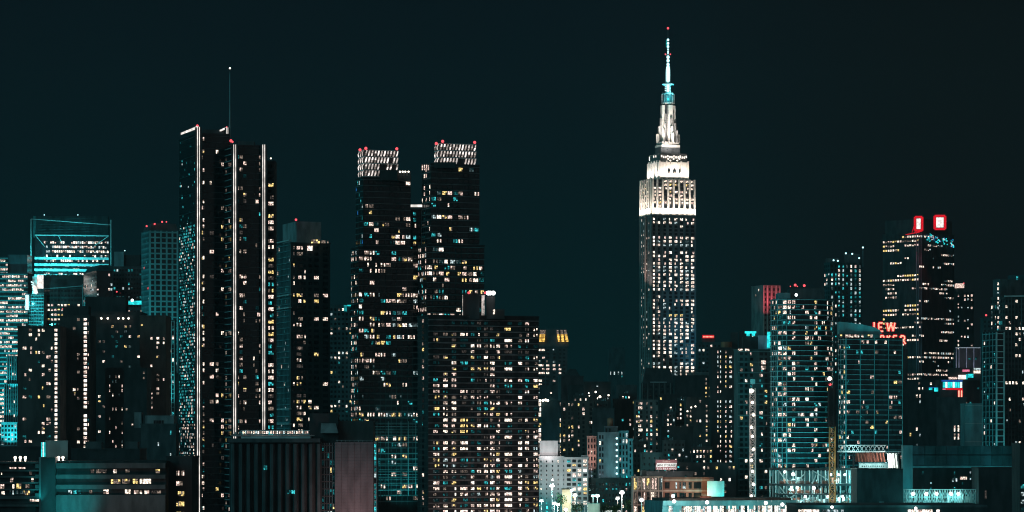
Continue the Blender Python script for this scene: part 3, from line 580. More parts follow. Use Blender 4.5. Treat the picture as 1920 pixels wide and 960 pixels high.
# ---- ribbed block in front and blank plum wall
T = Thing('ribbed_block', 'windowless dark block with vertical concrete ribs beside a smooth plum wall', 'building', (X(430, 1400), 1400, 0))
mass(T, 430, 430, 603, 829, 1402, wall='black_stone', depth=40, parapet=False)
b = T.mb('rib')
for i in range(12):
    px = 432 + i * 14.6; x = X(px, 1400); w_ = X(px + 9.5, 1400) - x
    b.prism([(x, 1402.1), (x + w_ * 0.25, 1400.2), (x + w_ * 0.75, 1400.2), (x + w_, 1402.1)], 0, Z(832, 1400), W['charcoal'])
b = T.mb('roof_slab'); b.box(P(427, 829.5, 1399.4), (X(600, 1400) - X(427, 1400), 0, 0), (0, 36, 0), (0, 0, Z(822, 1400) - Z(829.5, 1400)), W['charcoal'])
b.box(P(452, 822, 1401.4), (X(582, 1400) - X(452, 1400), 0, 0), (0, 30, 0), (0, 0, 0.9), W['slab'])
mass(T, 603, 603, 628, 830, 1404, wall='dark_glass', depth=30, parapet=False, part='glazed_notch', front=dict(fh=3.3, bay=1.25, ww=0.55, wh=0.72, panes=1, p=0.33, pal='etettgys', bands=(0.4, 0.25, 'charcoal'), piers=(0.15, 0.2, 'teal_panel')))
b = T.mb('blank_wall'); b.box((X(628, 1400), 1400, 0), (X(700, 1400) - X(628, 1400), 0, 0), (0, 40, 0), (0, 0, Z(829, 1400)), W['plum_metal'])
for i in range(26): b.box((X(628, 1400) + 0.1, 1399.92, Z(834 + i * 6, 1400)), (X(700, 1400) - X(628, 1400) - 0.2, 0, 0), (0, 0.06, 0), (0, 0, 0.06), W['plum_metal'])
mass(T, 701, 701, 706, 828, 1401, wall='teal_panel', depth=20, parapet=False, part='glass_edge', front=dict(fh=2.6, bay=1.2, ww=0.8, wh=0.8, panes=1, p=0.8, pal='tctcst'))
roofbox(T, 582, 700, 789, 830, 1412, 'dark_brick', 18); roofbox(T, 580, 634, 775, 830, 1410, 'black_stone', 10)
b = MB(); O = P(601, 812, 1406); b.prism([(X(601, 1406), 1406), (X(634, 1406), 1406), (X(634, 1406), 1414), (X(601, 1406), 1414)], Z(812, 1406), Z(789, 1406), W['grey_concrete'], [(X(601, 1406), 1411), (X(627, 1406), 1411), (X(627, 1406), 1414), (X(601, 1406), 1414)]); T.add('air_scoop', b)
b = MB()
for i in range(31):
    px = 455 + i * 4; b.box(P(px, 813.5, 1404), (0.62 if i % 4 else 0.35, 0, 0), (0, 0.4, 0), (0, 0, 1.1 + 0.7 * T.rg.random()), E[T.rg.choice('wWpds')])
T.add('roof_light', b, kind='stuff'); b = MB(); b.box(P(452, 808, 1403.5), (X(581, 1403) - X(452, 1403), 0, 0), (0, 0.3, 0), (0, 0, 0.3), W['white_paint']); b.box(P(452, 814.4, 1403.5), (X(581, 1403) - X(452, 1403), 0, 0), (0, 0.5, 0), (0, 0, 0.2), W['white_paint'])
for i in range(14): b.beam(P(454 + i * 9.6, 814, 1403.6), P(454 + i * 9.6, 806, 1403.6), 0.1, W['white_paint'])
T.add('roof_railing', b)
for px in (497, 549, 541): win_at(T, px - 2.5, px + 4, 873 if px == 497 else 919, 881 if px == 497 else 926, 1399.9, 'c' if px != 541 else 't', 2)
T.flood(P(665, 1010, 1368), P(668, 950, 1400), 26000, (1.0, 0.62, 0.6), 100, 0.9, housing=False)

# ---- gold crowned tower
b = MB(); z = Z(822, 1402) + 0.9
for x_, y_, sx, sy, sz in ((436, 1412, 3, 2, 1.2), (448, 1416, 1.5, 1.5, 1.8), (470, 1422, 6, 3, 1.4), (512, 1420, 4, 3, 1.0), (560, 1424, 5, 4, 1.6)):
    b.box((X(x_, y_), y_, z), (sx, 0, 0), (0, sy, 0), (0, 0, sz), W['grey_concrete']); b.cyl(X(x_, y_) + sx / 2, y_ + sy / 2, z + sz, z + sz + .8, .4, .4, W['steel'], 8)
b.beam((X(432, 1408), 1408, z + .4), (X(590, 1408), 1408, z + .4), .18, W['steel']); T.add('roof_plant', b)
b = MB()
for px in (640, 652, 664, 676, 688): b.box(P(px, 960, 1399.9), (.07, 0, 0), (0, .1, 0), (0, 0, Z(830, 1400) - Z(960, 1400)), W['dark_steel'])
for i in range(9): px = 632 + i * 8; b.beam(P(px, 829, 1401), P(px, 825.5, 1401), .07, W['steel'])
b.beam(P(630, 825.5, 1401), P(700, 825.5, 1401), .08, W['steel']); T.add('wall_joint', b)
T = bld('slim tower topped by sloping golden lit louvre panels', 1005, 1005, 1064, 650, 2700, wall='charcoal', depth=30, yv=745,
        front=dict(fh=3.35, bay=2.6, ww=0.7, wh=0.5, panes=1, p=(0.55, 0.4), pal='wwspw', cols=[(1013, 6, 1.5, 2), (1019, 5, 1.4, 2), (1027, 6, 1.3, 2), (1039, 5, 1, 2), (1050, 5, .5, 2), (1058, 4, .3, 1)]))
b = MB(); b.prism([(X(1006, 2700), 2700.2), (X(1067, 2700), 2700.2), (X(1067, 2700), 2728), (X(1006, 2700), 2728)], Z(650, 2700), Z(616, 2700), W['charcoal'], [(X(1009, 2700), 2706), (X(1061, 2700), 2706), (X(1061, 2700), 2724), (X(1009, 2700), 2724)]); T.add('sloped_crown', b)
for a0, a1, t0, t1 in ((1011, 1021, 1013, 1023), (1046.5, 1050.5, 1043, 1047), (1053, 1058, 1050, 1055), (1061, 1066, 1057, 1062)):
    m = MB(); n = 8
    for i in range(n):
        f0, f1 = i / n, (i + 0.72) / n; L = lambda a, b_, t: a + (b_ - a) * t
        y0, y1 = 640.5 - 22.5 * f0, 640.5 - 22.5 * f1; d0, d1 = 2699.6 + 6 * f0, 2699.6 + 6 * f1
        m.face((P(L(a0, t0, f0), y0, d0), P(L(a1, t1, f0), y0, d0), P(L(a1, t1, f1), y1, d1), P(L(a0, t0, f1), y1, d1)), E['crown_gold'] if i < 5 else E['d'])
    T.add('crown_panel', m)
# ---- low silhouettes behind the broad slab and middle ground
bld('dark stepped block behind the grey wall, right of the golden crowned tower', 1012, 1012, 1046, 722, 2600, name='low_block', wall='charcoal', depth=25, yv=760, front=dict(fh=3.5, bay=4, ww=0.4, wh=0.4, panes=1, p=0.10, pal='wcs', dark=False))
T = bld('dark block with a gabled roof and pale side wall', 1046, 1052, 1094, 705, 2550, name='low_block', wall='charcoal', yv=770, front=dict(fh=3.5, bay=5, ww=0.3, wh=0.5, panes=1, p=0.10, pal='wcs', dark=False))
b = MB(); b.prism([(X(1054, 2556), 2556), (X(1088, 2556), 2556), (X(1088, 2556), 2570), (X(1054, 2556), 2570)], Z(706, 2556), Z(692, 2556), W['black_stone'], [(X(1068, 2556), 2560), (X(1080, 2556), 2560), (X(1080, 2556), 2568), (X(1068, 2556), 2568)]); T.add('roof', b); T.beacon(1100, 719, 2480, 0.6, 'bulb_warm')
bld('plain black box shaped block below the gabled roof', 1066, 1066, 1104, 722, 2500, name='low_block', wall='black_stone', depth=20, yv=770)
T = bld('dark low block dotted with small white roof lamps, left of the faint distant tower', 1095, 1095, 1145, 716, 2450, name='low_block', wall='black_stone', depth=20, yv=790, front=dict(fh=3.4, bay=4, ww=0.3, wh=0.4, panes=1, p=0.06, pal='wsd', dark=False))
for px, py, r_ in ((1104, 737, .5), (1117, 735, .8), (1125, 744, 1.0), (1121, 747, .7), (1141, 741, .7), (1105, 742, .5)): T.beacon(px, py, 2440, r_, 'bulb_warm')
bld('faint distant tower with four short lit slits under its roof', 1141, 1141, 1172, 654, 3300, wall='dark_teal', depth=30, yv=740, roofs=((1146, 1168, 650, 656, 'dark_teal'),),
    front=dict(fh=4.2, cols=[(1145, 1.5, 1, 1), (1152, 2.5, 1, 1), (1159.5, 2.5, 1, 1), (1166, 1.5, 1, 1)], wh=0.8, sill=0.1, p=0.12, pal='ccst', dark=False, top=24, always=None, fn=lambda i, j, nx, nf, r: 's' if j == 0 else None))
bld('plain dark box in front of the faint distant tower', 1156, 1156, 1194, 722, 2500, name='low_block', wall='charcoal', depth=20, yv=770)
T = bld('dark domed roof block between the apartment blocks', 1112, 1112, 1152, 765, 2300, name='low_block', wall='charcoal', depth=20, yv=840)
T = bld('dark apartment block with small lit windows in two column groups', 1050, 1050, 1114, 752, 2350, name='apartment_block', wall='brown_brick', depth=25, yv=860,
        front=dict(fh=3.4, cols=[(1058, 4, 1.3, 1), (1067, 2.5, .9, 1), (1073, 3.5, 1.3, 2), (1085, 3, 1, 1), (1094, 4, .8, 2), (1108, 5, 1.2, 2)], wh=0.6, p=0.30, pal='wwpyyd'))
T = bld('teal grey blank wall tower with a glowing strip of windows down its left edge', 1008, 1016, 1052, 751, 2150, name='apartment_block', wall='dark_teal', yv=900,
        front=dict(fh=3.6, cols=[(1050.5, 2, 1, 1)], wh=0.7, p=0.8, pal='wyp', dark=False, bands=(0.25, 0.12, 'dark_teal')), left=dict(fh=3.6, bay=7, ww=0.7, wh=0.75, panes=2, p=0.9, pal='yywW', dark=False))
roofbox(T, 1030, 1044, 745, 753, 2154, 'dark_teal', 6)
for px in (1012, 1018, 1023, 1027): T.beacon(px, 750 + (px % 3), 2147, 0.9, 'bulb_warm')
T.flood(P(1036, 900, 2120), P(1036, 800, 2149), 16000, (0.05, 0.5, 0.62), 70, 0.9, housing=False)
T = bld('pale grey concrete block with a big blank rooftop box and tiny slot windows', 1011, 1011, 1058, 856, 2060, name='storage_block', wall='pale_concrete', depth=25, yv=985,
        front=dict(fh=3.05, cols=[(1014.5, 2.2, 1, 1), (1025, 2.2, 1, 1), (1036, 2.4, 1.2, 1), (1046.5, 2.4, 1.6, 1), (1057, 1.5, .4, 1)], wh=0.42, p=0.22, pal='wwpd', top=1.6))
mass(T, 1012, 1012, 1046, 827, 2064, wall='pale_concrete', yb=857, depth=14, part='roof_box'); roofbox(T, 1046, 1050, 833, 857, 2068, 'grey_concrete', 8)
T.flood(P(1022, 858, 2050), P(1030, 840, 2064), 9000, (1, 0.88, 0.86), 100, 0.9, housing=False)
T.flood(P(1040, 905, 2020), P(1036, 868, 2060), 30000, (1, 0.88, 0.86), 80, 0.9, housing=False)
T = bld('pale office block with square lit windows stepped against the concrete storage block', 1058, 1058, 1103, 858, 2058, name='office_block', wall='pale_concrete', depth=25, yv=950,
        front=dict(fh=3.1, cols=[(1066.5, 7.5, .35, 1), (1076.5, 7, 1, 1), (1086.5, 7, 1.2, 1), (1097, 7, 1.5, 1)], wh=0.62, sill=0.15, p=0.62, pal='WwyyWwcg', top=0.6, colvar=False, rowvar=False))
roofbox(T, 1090, 1103, 854, 860, 2059, 'pale_concrete', 8)
T.flood(P(1085, 950, 2020), P(1085, 880, 2058), 20000, (1, 0.85, 0.78), 80, 0.9, housing=False)
T = bld('narrow pinkish brick building with ornate cornices', 1101, 1101, 1118, 818, 2200, name='brick_building', wall='pink_stone', depth=20, yv=930,
        front=dict(fh=4.3, bay=2.1, ww=0.55, wh=0.65, panes=1, p=0.10, pal='pwd', bands=(0.5, 0.35, 'pink_stone', 2), piers=(0.4, 0.2, 'pink_stone')))
T.flood(P(1110, 880, 2180), P(1110, 835, 2200), 22000, (1, 0.62, 0.55), 90, 0.9, housing=False)
T = Thing('stepped_building', 'stepped grey teal building with a column of round white lights', 'building', (X(1150, 2150), 2150, 0))
mass(T, 1134, 1134, 1158, 800, 2154, wall='grey_concrete', depth=16, yv=920, front=dict(fh=4.2, cols=[(1137, 3, 1, 1), (1143, 3, 1, 1)], wh=0.7, p=0.02, pal='w', top=1))
mass(T, 1121, 1121, 1160, 811, 2150, wall='grey_concrete', depth=18, yv=920, front=dict(fh=4.2, cols=[(1125, 3.5, 1, 1), (1130, 3, 1, 1)], wh=0.6, p=0.12, pal='wyp'))
mass(T, 1158, 1158, 1178, 808, 2156, wall='teal_panel', depth=16, yv=920, front=dict(fh=4.2, cols=[(1163, 3, 1, 1), (1169, 3, 1, 1), (1175, 3, 1, 1)], wh=0.65, p=0.13, pal='wps'))
mass(T, 1177, 1177, 1187, 823, 2152, wall='teal_panel', depth=14, yv=920, front=dict(fh=4.2, cols=[(1182, 3, 1, 1)], wh=0.65, p=0.1, pal='w'))
for i in range(7): T.beacon(1156.5, 822 + i * 11, 2148, 0.75, 'bulb_cool')
b = MB(); c = P(1144, 795, 2158); b.cyl(c.x, c.y, Z(799, 2158), Z(785, 2158), 2.1, 2.1, W['rust'], 12); b.cyl(c.x, c.y, Z(785, 2158), Z(783, 2158), 2.2, 0.3, W['rust'], 12)
for a in range(4): b.beam((c.x + 1.6 * math.cos(a * 1.57 + .8), c.y + 1.6 * math.sin(a * 1.57 + .8), Z(803, 2158)), (c.x + 1.6 * math.cos(a * 1.57 + .8), c.y + 1.6 * math.sin(a * 1.57 + .8), Z(798, 2158)), 0.15, W['dark_steel'])
T.add('water_tank', b)
T.flood(P(1130, 900, 2110), P(1135, 850, 2150), 16000, (0.55, 0.8, 0.95), 90, 0.9, housing=False); T.flood(P(1182, 900, 2120), P(1172, 850, 2156), 18000, (0.03, 0.75, 0.8), 80, 0.9, housing=False)
T = bld('teal shadowed low block with two rows of small lit windows behind the tall lamp', 1103, 1103, 1190, 897, 2070, name='low_block', wall='dark_teal', depth=25, yv=985,
        front=dict(fh=3.7, bay=2.2, ww=0.5, wh=0.5, panes=1, p=0.28, pal='wpctge', top=2))
T = bld('dark apartment block with glowing window columns left of the mansard roof', 1190, 1190, 1236, 750, 2450, name='apartment_block', wall='dim_limestone', depth=25, yv=870,
        front=dict(fh=3.5, cols=[(1194, 3, .7, 1), (1198, 2.2, 3, 1), (1202, 5, 1.6, 2), (1213, 2.5, 1, 1), (1221, 4, 1, 1), (1233, 6, 1.6, 2)], wh=0.6, p=0.32, pal='wwwydpc'))
bld('wide dark block with scattered windows behind the stepped grey building', 1150, 1150, 1192, 748, 2480, name='apartment_block', wall='dark_brick', depth=25, yv=850, front=dict(fh=3.5, bay=3.2, ww=0.5, wh=0.5, panes=1, p=0.16, pal='wcsyd', dark=False))
T = bld('dark block with a mansard roof in front of the white crowned skyscraper', 1204, 1204, 1268, 718, 2620, name='mansard_building', wall='black_stone', depth=25, yv=770,
        front=dict(fh=4.0, bay=5, ww=0.4, wh=0.5, panes=1, p=0.14, pal='wsd', piers=(0.7, 0.3, 'dim_limestone')))
b = MB(); x0, x1, x2, x3 = X(1206, 2621), X(1266, 2621), X(1212, 2621), X(1256, 2621); b.prism([(x0, 2621), (x1, 2621), (x1, 2645), (x0, 2645)], Z(718, 2621), Z(690, 2621), W['black_stone'], [(x2, 2626), (x3, 2626), (x3, 2640), (x2, 2640)]); T.add('roof', b)
b = MB(); b.beam(P(1219, 716.5, 2619), P(1250, 716.5, 2619), 0.35, W['pale_concrete']); T.add('cornice', b)
T = bld('black block topped by a balustrade, with a few yellow windows', 1265, 1265, 1346, 704, 2520, name='apartment_block', wall='black_stone', depth=25, yv=800,
        front=dict(fh=3.6, cols=[(1272, 2, .3, 1), (1283, 3, .5, 1), (1331, 3.5, 3.2, 1), (1324, 3, 1.6, 1), (1338, 3, 1.2, 1)], wh=0.5, p=0.22, pal='wyyd', dark=False))
b = T.mb('balustrade')
for i in range(26): b.box((X(1290 + i * 2.1, 2519), 2519.2, Z(704, 2519)), (0.4, 0, 0), (0, 0.4, 0), (0, 0, 2.2), W['dim_limestone'])
b.box((X(1289, 2519), 2519.1, Z(704, 2519) + 2.2), (X(1346, 2519) - X(1289, 2519), 0, 0), (0, 0.6, 0), (0, 0, 0.5), W['dim_limestone'])
T = bld('shadowy block with a bright broken row of windows near its foot', 1236, 1236, 1292, 740, 2360, name='apartment_block', wall='black_stone', depth=25, yv=880,
        front=dict(fh=3.6, bay=2.6, ww=0.55, wh=0.5, panes=1, p=(0.08, 0.4), pal='wwWpsdy', dark=False))
T = bld('narrow shadowy block with warm lamps on its roof and dense lit windows', 1286, 1286, 1334, 745, 2280, name='apartment_block', wall='dark_brick', depth=25, yv=900,
        front=dict(fh=3.6, bay=2.4, ww=0.5, wh=0.5, panes=1, p=(0.34, 0.44), pal='wwWydp', dark=False))
for px, py in ((1289, 771), (1296, 764), (1304, 762)): T.beacon(px, py, 2270, 0.6, 'bulb_warm')
bld('unlit black block with a few window slits between the glowing brick blocks', 1240, 1240, 1300, 800, 2150, name='low_block', wall='black_stone', depth=25, yv=900, front=dict(fh=3.6, bay=3, ww=0.4, wh=0.4, panes=1, p=0.10, pal='wsdc', dark=False))
T = bld('dim green grey tower block behind the balustrade block with a red lit roof sign', 1308, 1308, 1352, 642, 2750, wall='dark_teal', depth=25, yv=760,
        front=dict(fh=3.8, bay=3.6, ww=0.5, wh=0.5, panes=1, p=0.14, pal='wwsd'), roofs=((1316, 1340, 634, 643, 'charcoal'),))
T = Thing('rooftop_sign', 'small red lit sign strip on the roof of the dim green grey block', 'sign', (X(1328, 2755), 2755, Z(637, 2755)))
b = T.mb('sign_box'); b.box(P(1317, 634, 2752), (X(1339, 2752) - X(1317, 2752), 0, 0), (0, 1, 0), (0, 0, 2.8), E['neon_red'])
b = T.mb('lettering'); 
for i in range(8): b.box(P(1318.5 + i * 2.5, 632.5, 2751.7), (0.75, 0, 0), (0, 0.3, 0), (0, 0, 1.2), E['neon_core'])
T = bld('dark pillar like block with two thin columns of lights', 1334, 1334, 1378, 652, 2180, wall='black_stone', depth=25, yv=950,
        front=dict(fh=3.5, cols=[(1346, 2, 1.4, 1), (1351, 1.6, 1.4, 1), (1361, 2, 1.6, 1), (1370, 5, 1.2, 2)], wh=0.5, p=0.36, pal='wwwpsy', dark=False))
b = MB(); c = P(1362, 650, 2186); b.cyl(c.x, c.y, Z(653, 2186), Z(641, 2186), 4.0, 4.0, W['rust'], 14); T.add('water_tank', b)
b = MB(); 
for px in (1370, 1387): b.box(P(px, 655, 2187), (5, 0, 0), (0, 5, 0), (0, 0, 12 if px == 1370 else 13), W['black_stone'])
T.add('roof_bulkhead', b)

for lb, x0, x1, yt, d_, p_ in (('small dark infill block with a bright corner column, under the gabled roof block', 1076, 1101, 742, 2420, .3), ('dark infill block with sparse warm windows under the dotted roof lamps', 1118, 1140, 752, 2380, .2),
        ('thin dark block with pale windows under the faint distant tower', 1160, 1182, 738, 2490, .3), ('stubby dark block with many small windows under the mansard roof', 1244, 1266, 772, 2330, .42),
        ('narrow dark block dotted with pale windows below the balustrade', 1268, 1290, 752, 2340, .36), ('small black block with cool windows left of the storage billboard', 1188, 1212, 828, 2120, .3),
        ('low black block with a lit roof line above the storage billboard', 1244, 1284, 826, 2060, .34), ('dark block with cramped warm windows right of the storage billboard', 1298, 1336, 838, 2050, .4)):
    T = bld(lb, x0, x0, x1, yt, d_, name='low_block', wall=random.Random(lb).choice(('charcoal', 'dark_brick', 'black_stone')), depth=16, yv=900,
        front=dict(fh=3.4, bay=2.2, ww=.5, wh=.5, panes=1, p=p_, pal='wwWpydcs'))
    roofbox(T, x0 + 3, x0 + 9, yt - 6, yt, d_ + 5, 'charcoal', 5); b = MB()
    for q in range(3): b.cyl(X(x0 + 11 + q * 3, d_ + 4), d_ + 4, Z(yt, d_) + .2, Z(yt, d_) + 1.2 + .5 * q, .35, .35, W['steel'], 8)
    T.add('roof_plant', b)
# ---- the great stepped skyscraper
T = Thing('skyscraper', 'tallest stepped stone skyscraper with floodlit white upper tiers and a glowing antenna', 'skyscraper', (X(1222, 3000), 3000, 0))
D = 3000
esb_rows = {}
def esb_fn(i, j, nx, nf, r):
    if (j, i) not in esb_rows:
        for q in range(nx): esb_rows[(j, q)] = None
        base = r.choice((0.12, 0.45, 0.75, 0.92, 0.97, 0.97)) if j not in (1, 5, 13, 14, 15) else 0.95
        if j in (2, 3, 4, 8): base = 0.12
        for q in range(nx): esb_rows[(j, q)] = r.choice('WWwwws' if j != 26 else 'yyyw') if r.random() < base else None
    return esb_rows[(j, i)]
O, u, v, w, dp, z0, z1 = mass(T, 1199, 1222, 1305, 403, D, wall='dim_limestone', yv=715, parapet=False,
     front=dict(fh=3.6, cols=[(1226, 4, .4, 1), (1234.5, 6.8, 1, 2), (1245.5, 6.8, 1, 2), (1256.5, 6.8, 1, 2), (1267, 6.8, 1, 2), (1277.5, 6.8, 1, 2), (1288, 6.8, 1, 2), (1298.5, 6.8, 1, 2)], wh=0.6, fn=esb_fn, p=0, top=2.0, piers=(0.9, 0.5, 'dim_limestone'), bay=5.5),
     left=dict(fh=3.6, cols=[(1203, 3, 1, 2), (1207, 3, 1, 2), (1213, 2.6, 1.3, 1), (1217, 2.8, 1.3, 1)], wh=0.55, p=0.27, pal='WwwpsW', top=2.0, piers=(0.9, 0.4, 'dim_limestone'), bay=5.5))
b = MB(); q0 = P(1209.8, 640, D - 0.0); b.box((X(1209, 3008), 3011, Z(650, 3010)), (1.6, 0, 0), (0, 1.6, 0), (0, 0, Z(404, 3010) - Z(650, 3010)), W['pink_stone']); T.add('corner_pier', b)  # lighter pink stone puts the pier's lit look into its colour
T.flood((X(1206, 3000), 2993, Z(560, 3000)), (X(1209.5, 3010), 3010, Z(470, 3010)), 50000, (1, 0.78, 0.72), 60, 0.9, size=0.5); 
# floodlit shaft top
z2 = Z(336, D)
O, u, v, w, dp, _, _ = mass(T, 1200.5, 1222, 1303.5, 336, D + 1.5, wall='black_stone', yb=403, parapet=False, part='upper_shaft')
nb = 8; b = T.mb('upper_pier'); zb = Z(403, D)
for face, A, e, L, n_ in (('f', O, u, w, 8), ('l', O + v * dp, -v, dp, 5)):
    nn = Vector((e.y, -e.x))
    for i in range(n_ + 1):
        s_ = min(max(i * L / n_, 0.9), L - 0.9); o = A + e * (s_ - 0.9) - nn * 0.1
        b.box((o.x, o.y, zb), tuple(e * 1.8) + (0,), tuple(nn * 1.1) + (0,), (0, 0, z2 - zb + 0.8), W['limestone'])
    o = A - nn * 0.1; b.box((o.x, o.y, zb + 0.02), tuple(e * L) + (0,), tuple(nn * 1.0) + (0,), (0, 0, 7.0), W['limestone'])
    for j in range(8):
        for i in range(n_):
            s_ = (i + 0.5) * L / n_; o = A + e * s_; zz = zb + 8.2 + j * 3.45; r = T.rg.random()
            pz = {0: .5, 1: .9, 2: .8, 3: .6, 4: .7, 5: .8, 6: .7, 7: .9}[j]
            if r < pz: T.window((o.x, o.y, zz), e, nn, T.rg.choice('WwwwyW'), L / n_ * 0.50, 1.9, 2)
            else:
                a_ = o + nn * 0.1; g_ = T.mb('unlit_windows'); p0, p1 = a_ - e * L / n_ * .27, a_ + e * L / n_ * .27
                g_.face(((p0.x, p0.y, zz), (p1.x, p1.y, zz), (p1.x, p1.y, zz + 2.2), (p0.x, p0.y, zz + 2.2)), W['dark_glass'])
    for i in range(n_ + (1 if face == 'f' else 0)):
        s_ = (i + (0.0 if face == 'f' else .5)) * L / n_; o = A + e * s_ + nn * 5.5
        T.flood((o.x, o.y, zb - 2.0), tuple(A + e * s_ + nn * 0.3) + (zb + 22,), 34000, (1, 0.87, 0.74), 95, 0.9, size=0.6)
T.flood(P(1330, 800, 2950), P(1300, 610, 3010), 600000, (0.02, 0.22, 0.38), 40, 0.9, housing=False)  # unseen blue spot added, standing in for the neighbours' light
# second tier with three arches
zb, zt = Z(336, D), Z(303, D)
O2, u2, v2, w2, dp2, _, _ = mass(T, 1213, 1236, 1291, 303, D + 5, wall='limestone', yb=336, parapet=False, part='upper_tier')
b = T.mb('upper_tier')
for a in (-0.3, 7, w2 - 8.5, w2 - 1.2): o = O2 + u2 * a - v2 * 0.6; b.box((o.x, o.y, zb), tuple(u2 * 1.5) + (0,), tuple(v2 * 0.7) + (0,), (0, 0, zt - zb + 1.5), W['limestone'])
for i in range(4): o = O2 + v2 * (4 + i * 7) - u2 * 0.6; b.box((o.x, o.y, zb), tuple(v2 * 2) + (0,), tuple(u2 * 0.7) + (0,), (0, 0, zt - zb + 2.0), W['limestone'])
ar = MB()
for px in (1254, 1264.5, 1275):
    c0 = (px - 1236) / 55 * w2; z_ = Z(324, D); pts = []
    for q in ((-1.5, 0), (1.5, 0), (1.5, 3.2), (0.8, 4.6), (0, 5.4), (-0.8, 4.6), (-1.5, 3.2)):
        s_ = O2 + u2 * (c0 + q[0]) - v2 * 0.12; pts.append((s_.x, s_.y, z_ + q[1]))
    ar.face(pts, W['dark_glass'])
    s_ = O2 + u2 * (c0) - v2 * 0.16; ar.face([(s_.x - .8, s_.y, z_), (s_.x + .8, s_.y, z_), (s_.x + .8, s_.y, z_ + 2), (s_.x - .8, s_.y, z_ + 2)], E['w'])
T.add('arched_window', ar, kind='stuff')
for i in range(6): o = O2 + u2 * (w2 * (i + .5) / 6) - v2 * 5.0; T.flood((o.x, o.y, zb + 1.6), tuple(o + v2 * 5) + (zb + 11,), 15000, (1, 0.89, 0.79), 110, 0.9, size=0.5)
for i in range(3): o = O2 + v2 * (dp2 * (i + .5) / 3) - u2 * 5.0; T.flood((o.x, o.y, zb + 1.6), tuple(o + u2 * 5) + (zb + 11,), 22000, (1, 0.91, 0.83), 110, 0.9, size=0.5)
# third tier with small festoon of lamps, fourth dark tier, ledge
zb3, zt3 = Z(303, D), Z(287, D)
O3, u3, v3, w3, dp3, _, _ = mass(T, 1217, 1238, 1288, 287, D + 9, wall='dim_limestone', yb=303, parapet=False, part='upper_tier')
for i in range(13):
    b = MB(); s_ = O3 + u3 * (w3 * (i + .3) / 13) - v3 * 0.4; z_ = Z(293 + (1.5 if i % 3 else 0), D); b.box((s_.x, s_.y - 0.5, z_), (1.2, 0, 0), (0, 0.4, 0), (0, 0, 2.0), E['W']); T.add('lamp', b)
for px, py in ((1253, 298), (1257, 301), (1263, 298), (1270, 301), (1274, 298)): T.beacon(px, py, D + 6, 0.7, 'bulb_warm')
for px, y0, y1 in ((1217, 294, 301), (1225, 292, 296), (1229, 291, 295)):
    b = MB(); b.box(P(px, y1, D + 5), (0.8, 0, 0), (0, 0.5, 0), (0, 0, (y1 - y0) / 1.93), E['W']); T.add('lamp', b)
mass(T, 1228, 1240, 1275, 275, D + 12, wall='charcoal', yb=287, parapet=False, part='upper_tier')
mass(T, 1228, 1241, 1275, 270.5, D + 11.0, wall='limestone', yb=275.5, parapet=False, part='ledge')
mass(T, 1231, 1242, 1273, 265, D + 12.5, wall='limestone', yb=269, parapet=False, part='ledge')
for i in range(4): T.flood(P(1240 + i * 11, 279, D + 2), P(1240 + i * 11, 270, D + 12), 9000, (1, .93, .86), 110, 0.9, size=0.4)
# mooring mast
mx, my = X(1252.5, D + 22), D + 22
b = T.mb('mast_core'); b.cyl(mx, my, Z(268, D + 22), Z(194, D + 22), 5.0, 4.8, W['black_stone'], 14)  # dark core: shade between the wings put into its colour
wing = T.mb('mast_wing')
for a in (0, 90, 180, 270):
    ca, sa = math.cos(R(a + 45 + 20 - 45 - 90 + 0)), math.sin(R(a + 20 - 90)); dv = Vector((math.cos(R(a - 70)), math.sin(R(a - 70)))); pv = Vector((-dv.y, dv.x))
    for rad, top in ((12.2, 252), (10.2, 238), (8.4, 222), (6.9, 198)):
        hw = 1.1 if rad > 7 else 2.2
        o = Vector((mx, my)) - pv * hw; wing.box((o.x, o.y, Z(268, D + 22)), tuple(pv * 2 * hw) + (0,), tuple(dv * rad) + (0,), (0, 0, (268 - top) / 1.92), W['limestone' if rad < 7 or rad > 12 else 'dim_limestone'])
for a in (45, 135, 225, 315):
    dv = Vector((math.cos(R(a - 70)), math.sin(R(a - 70)))); pv = Vector((-dv.y, dv.x))
    for rad, top in ((10.5, 245), (8.6, 232), (6.4, 214)):
        o = Vector((mx, my)) - pv * 0.6; wing.box((o.x, o.y, Z(268, D + 22)), tuple(pv * 1.2) + (0,), tuple(dv * rad) + (0,), (0, 0, (268 - top) / 1.92), W['dim_limestone'])  # darker stone puts the shaded gaps into the wings' colour
for px in (1240, 1246, 1253, 1260, 1266): T.flood(P(px, 265, D + 2), P(1252.5 + (px - 1252.5) * .6, 225, D + 18), 44000, (1, .92, .84), 80, 0.9, size=0.4)
T.flood((mx - 22, my - 6, Z(266, D)), (mx - 4, my, Z(225, D)), 12000, (1, .9, .8), 80, 0.9, size=0.4, housing=False)
z_mid = Z(186, D + 22)
b = T.mb('mast_glazing'); b.cyl(mx, my, Z(194, D + 22), Z(178, D + 22), 6.3, 6.3, W['teal_glass'], 14); T.lamp((mx, my - 11, z_mid), 2500, (.03, .85, .9))
b = T.mb('mast_rim'); b.cyl(mx, my, Z(178, D + 22), Z(174.5, D + 22), 6.8, 5.0, W['teal_panel'], 14); b.cyl(mx, my, Z(195, D + 22), Z(193.5, D + 22), 6.6, 6.6, W['limestone'], 14)
for a in range(14): b.beam((mx + 6.4 * math.cos(a * .449), my + 6.4 * math.sin(a * .449), Z(194, D + 22)), (mx + 6.4 * math.cos(a * .449), my + 6.4 * math.sin(a * .449), Z(178, D + 22)), 0.2, W['steel'])
b = T.mb('antenna'); z_ = lambda y: Z(y, D + 22)
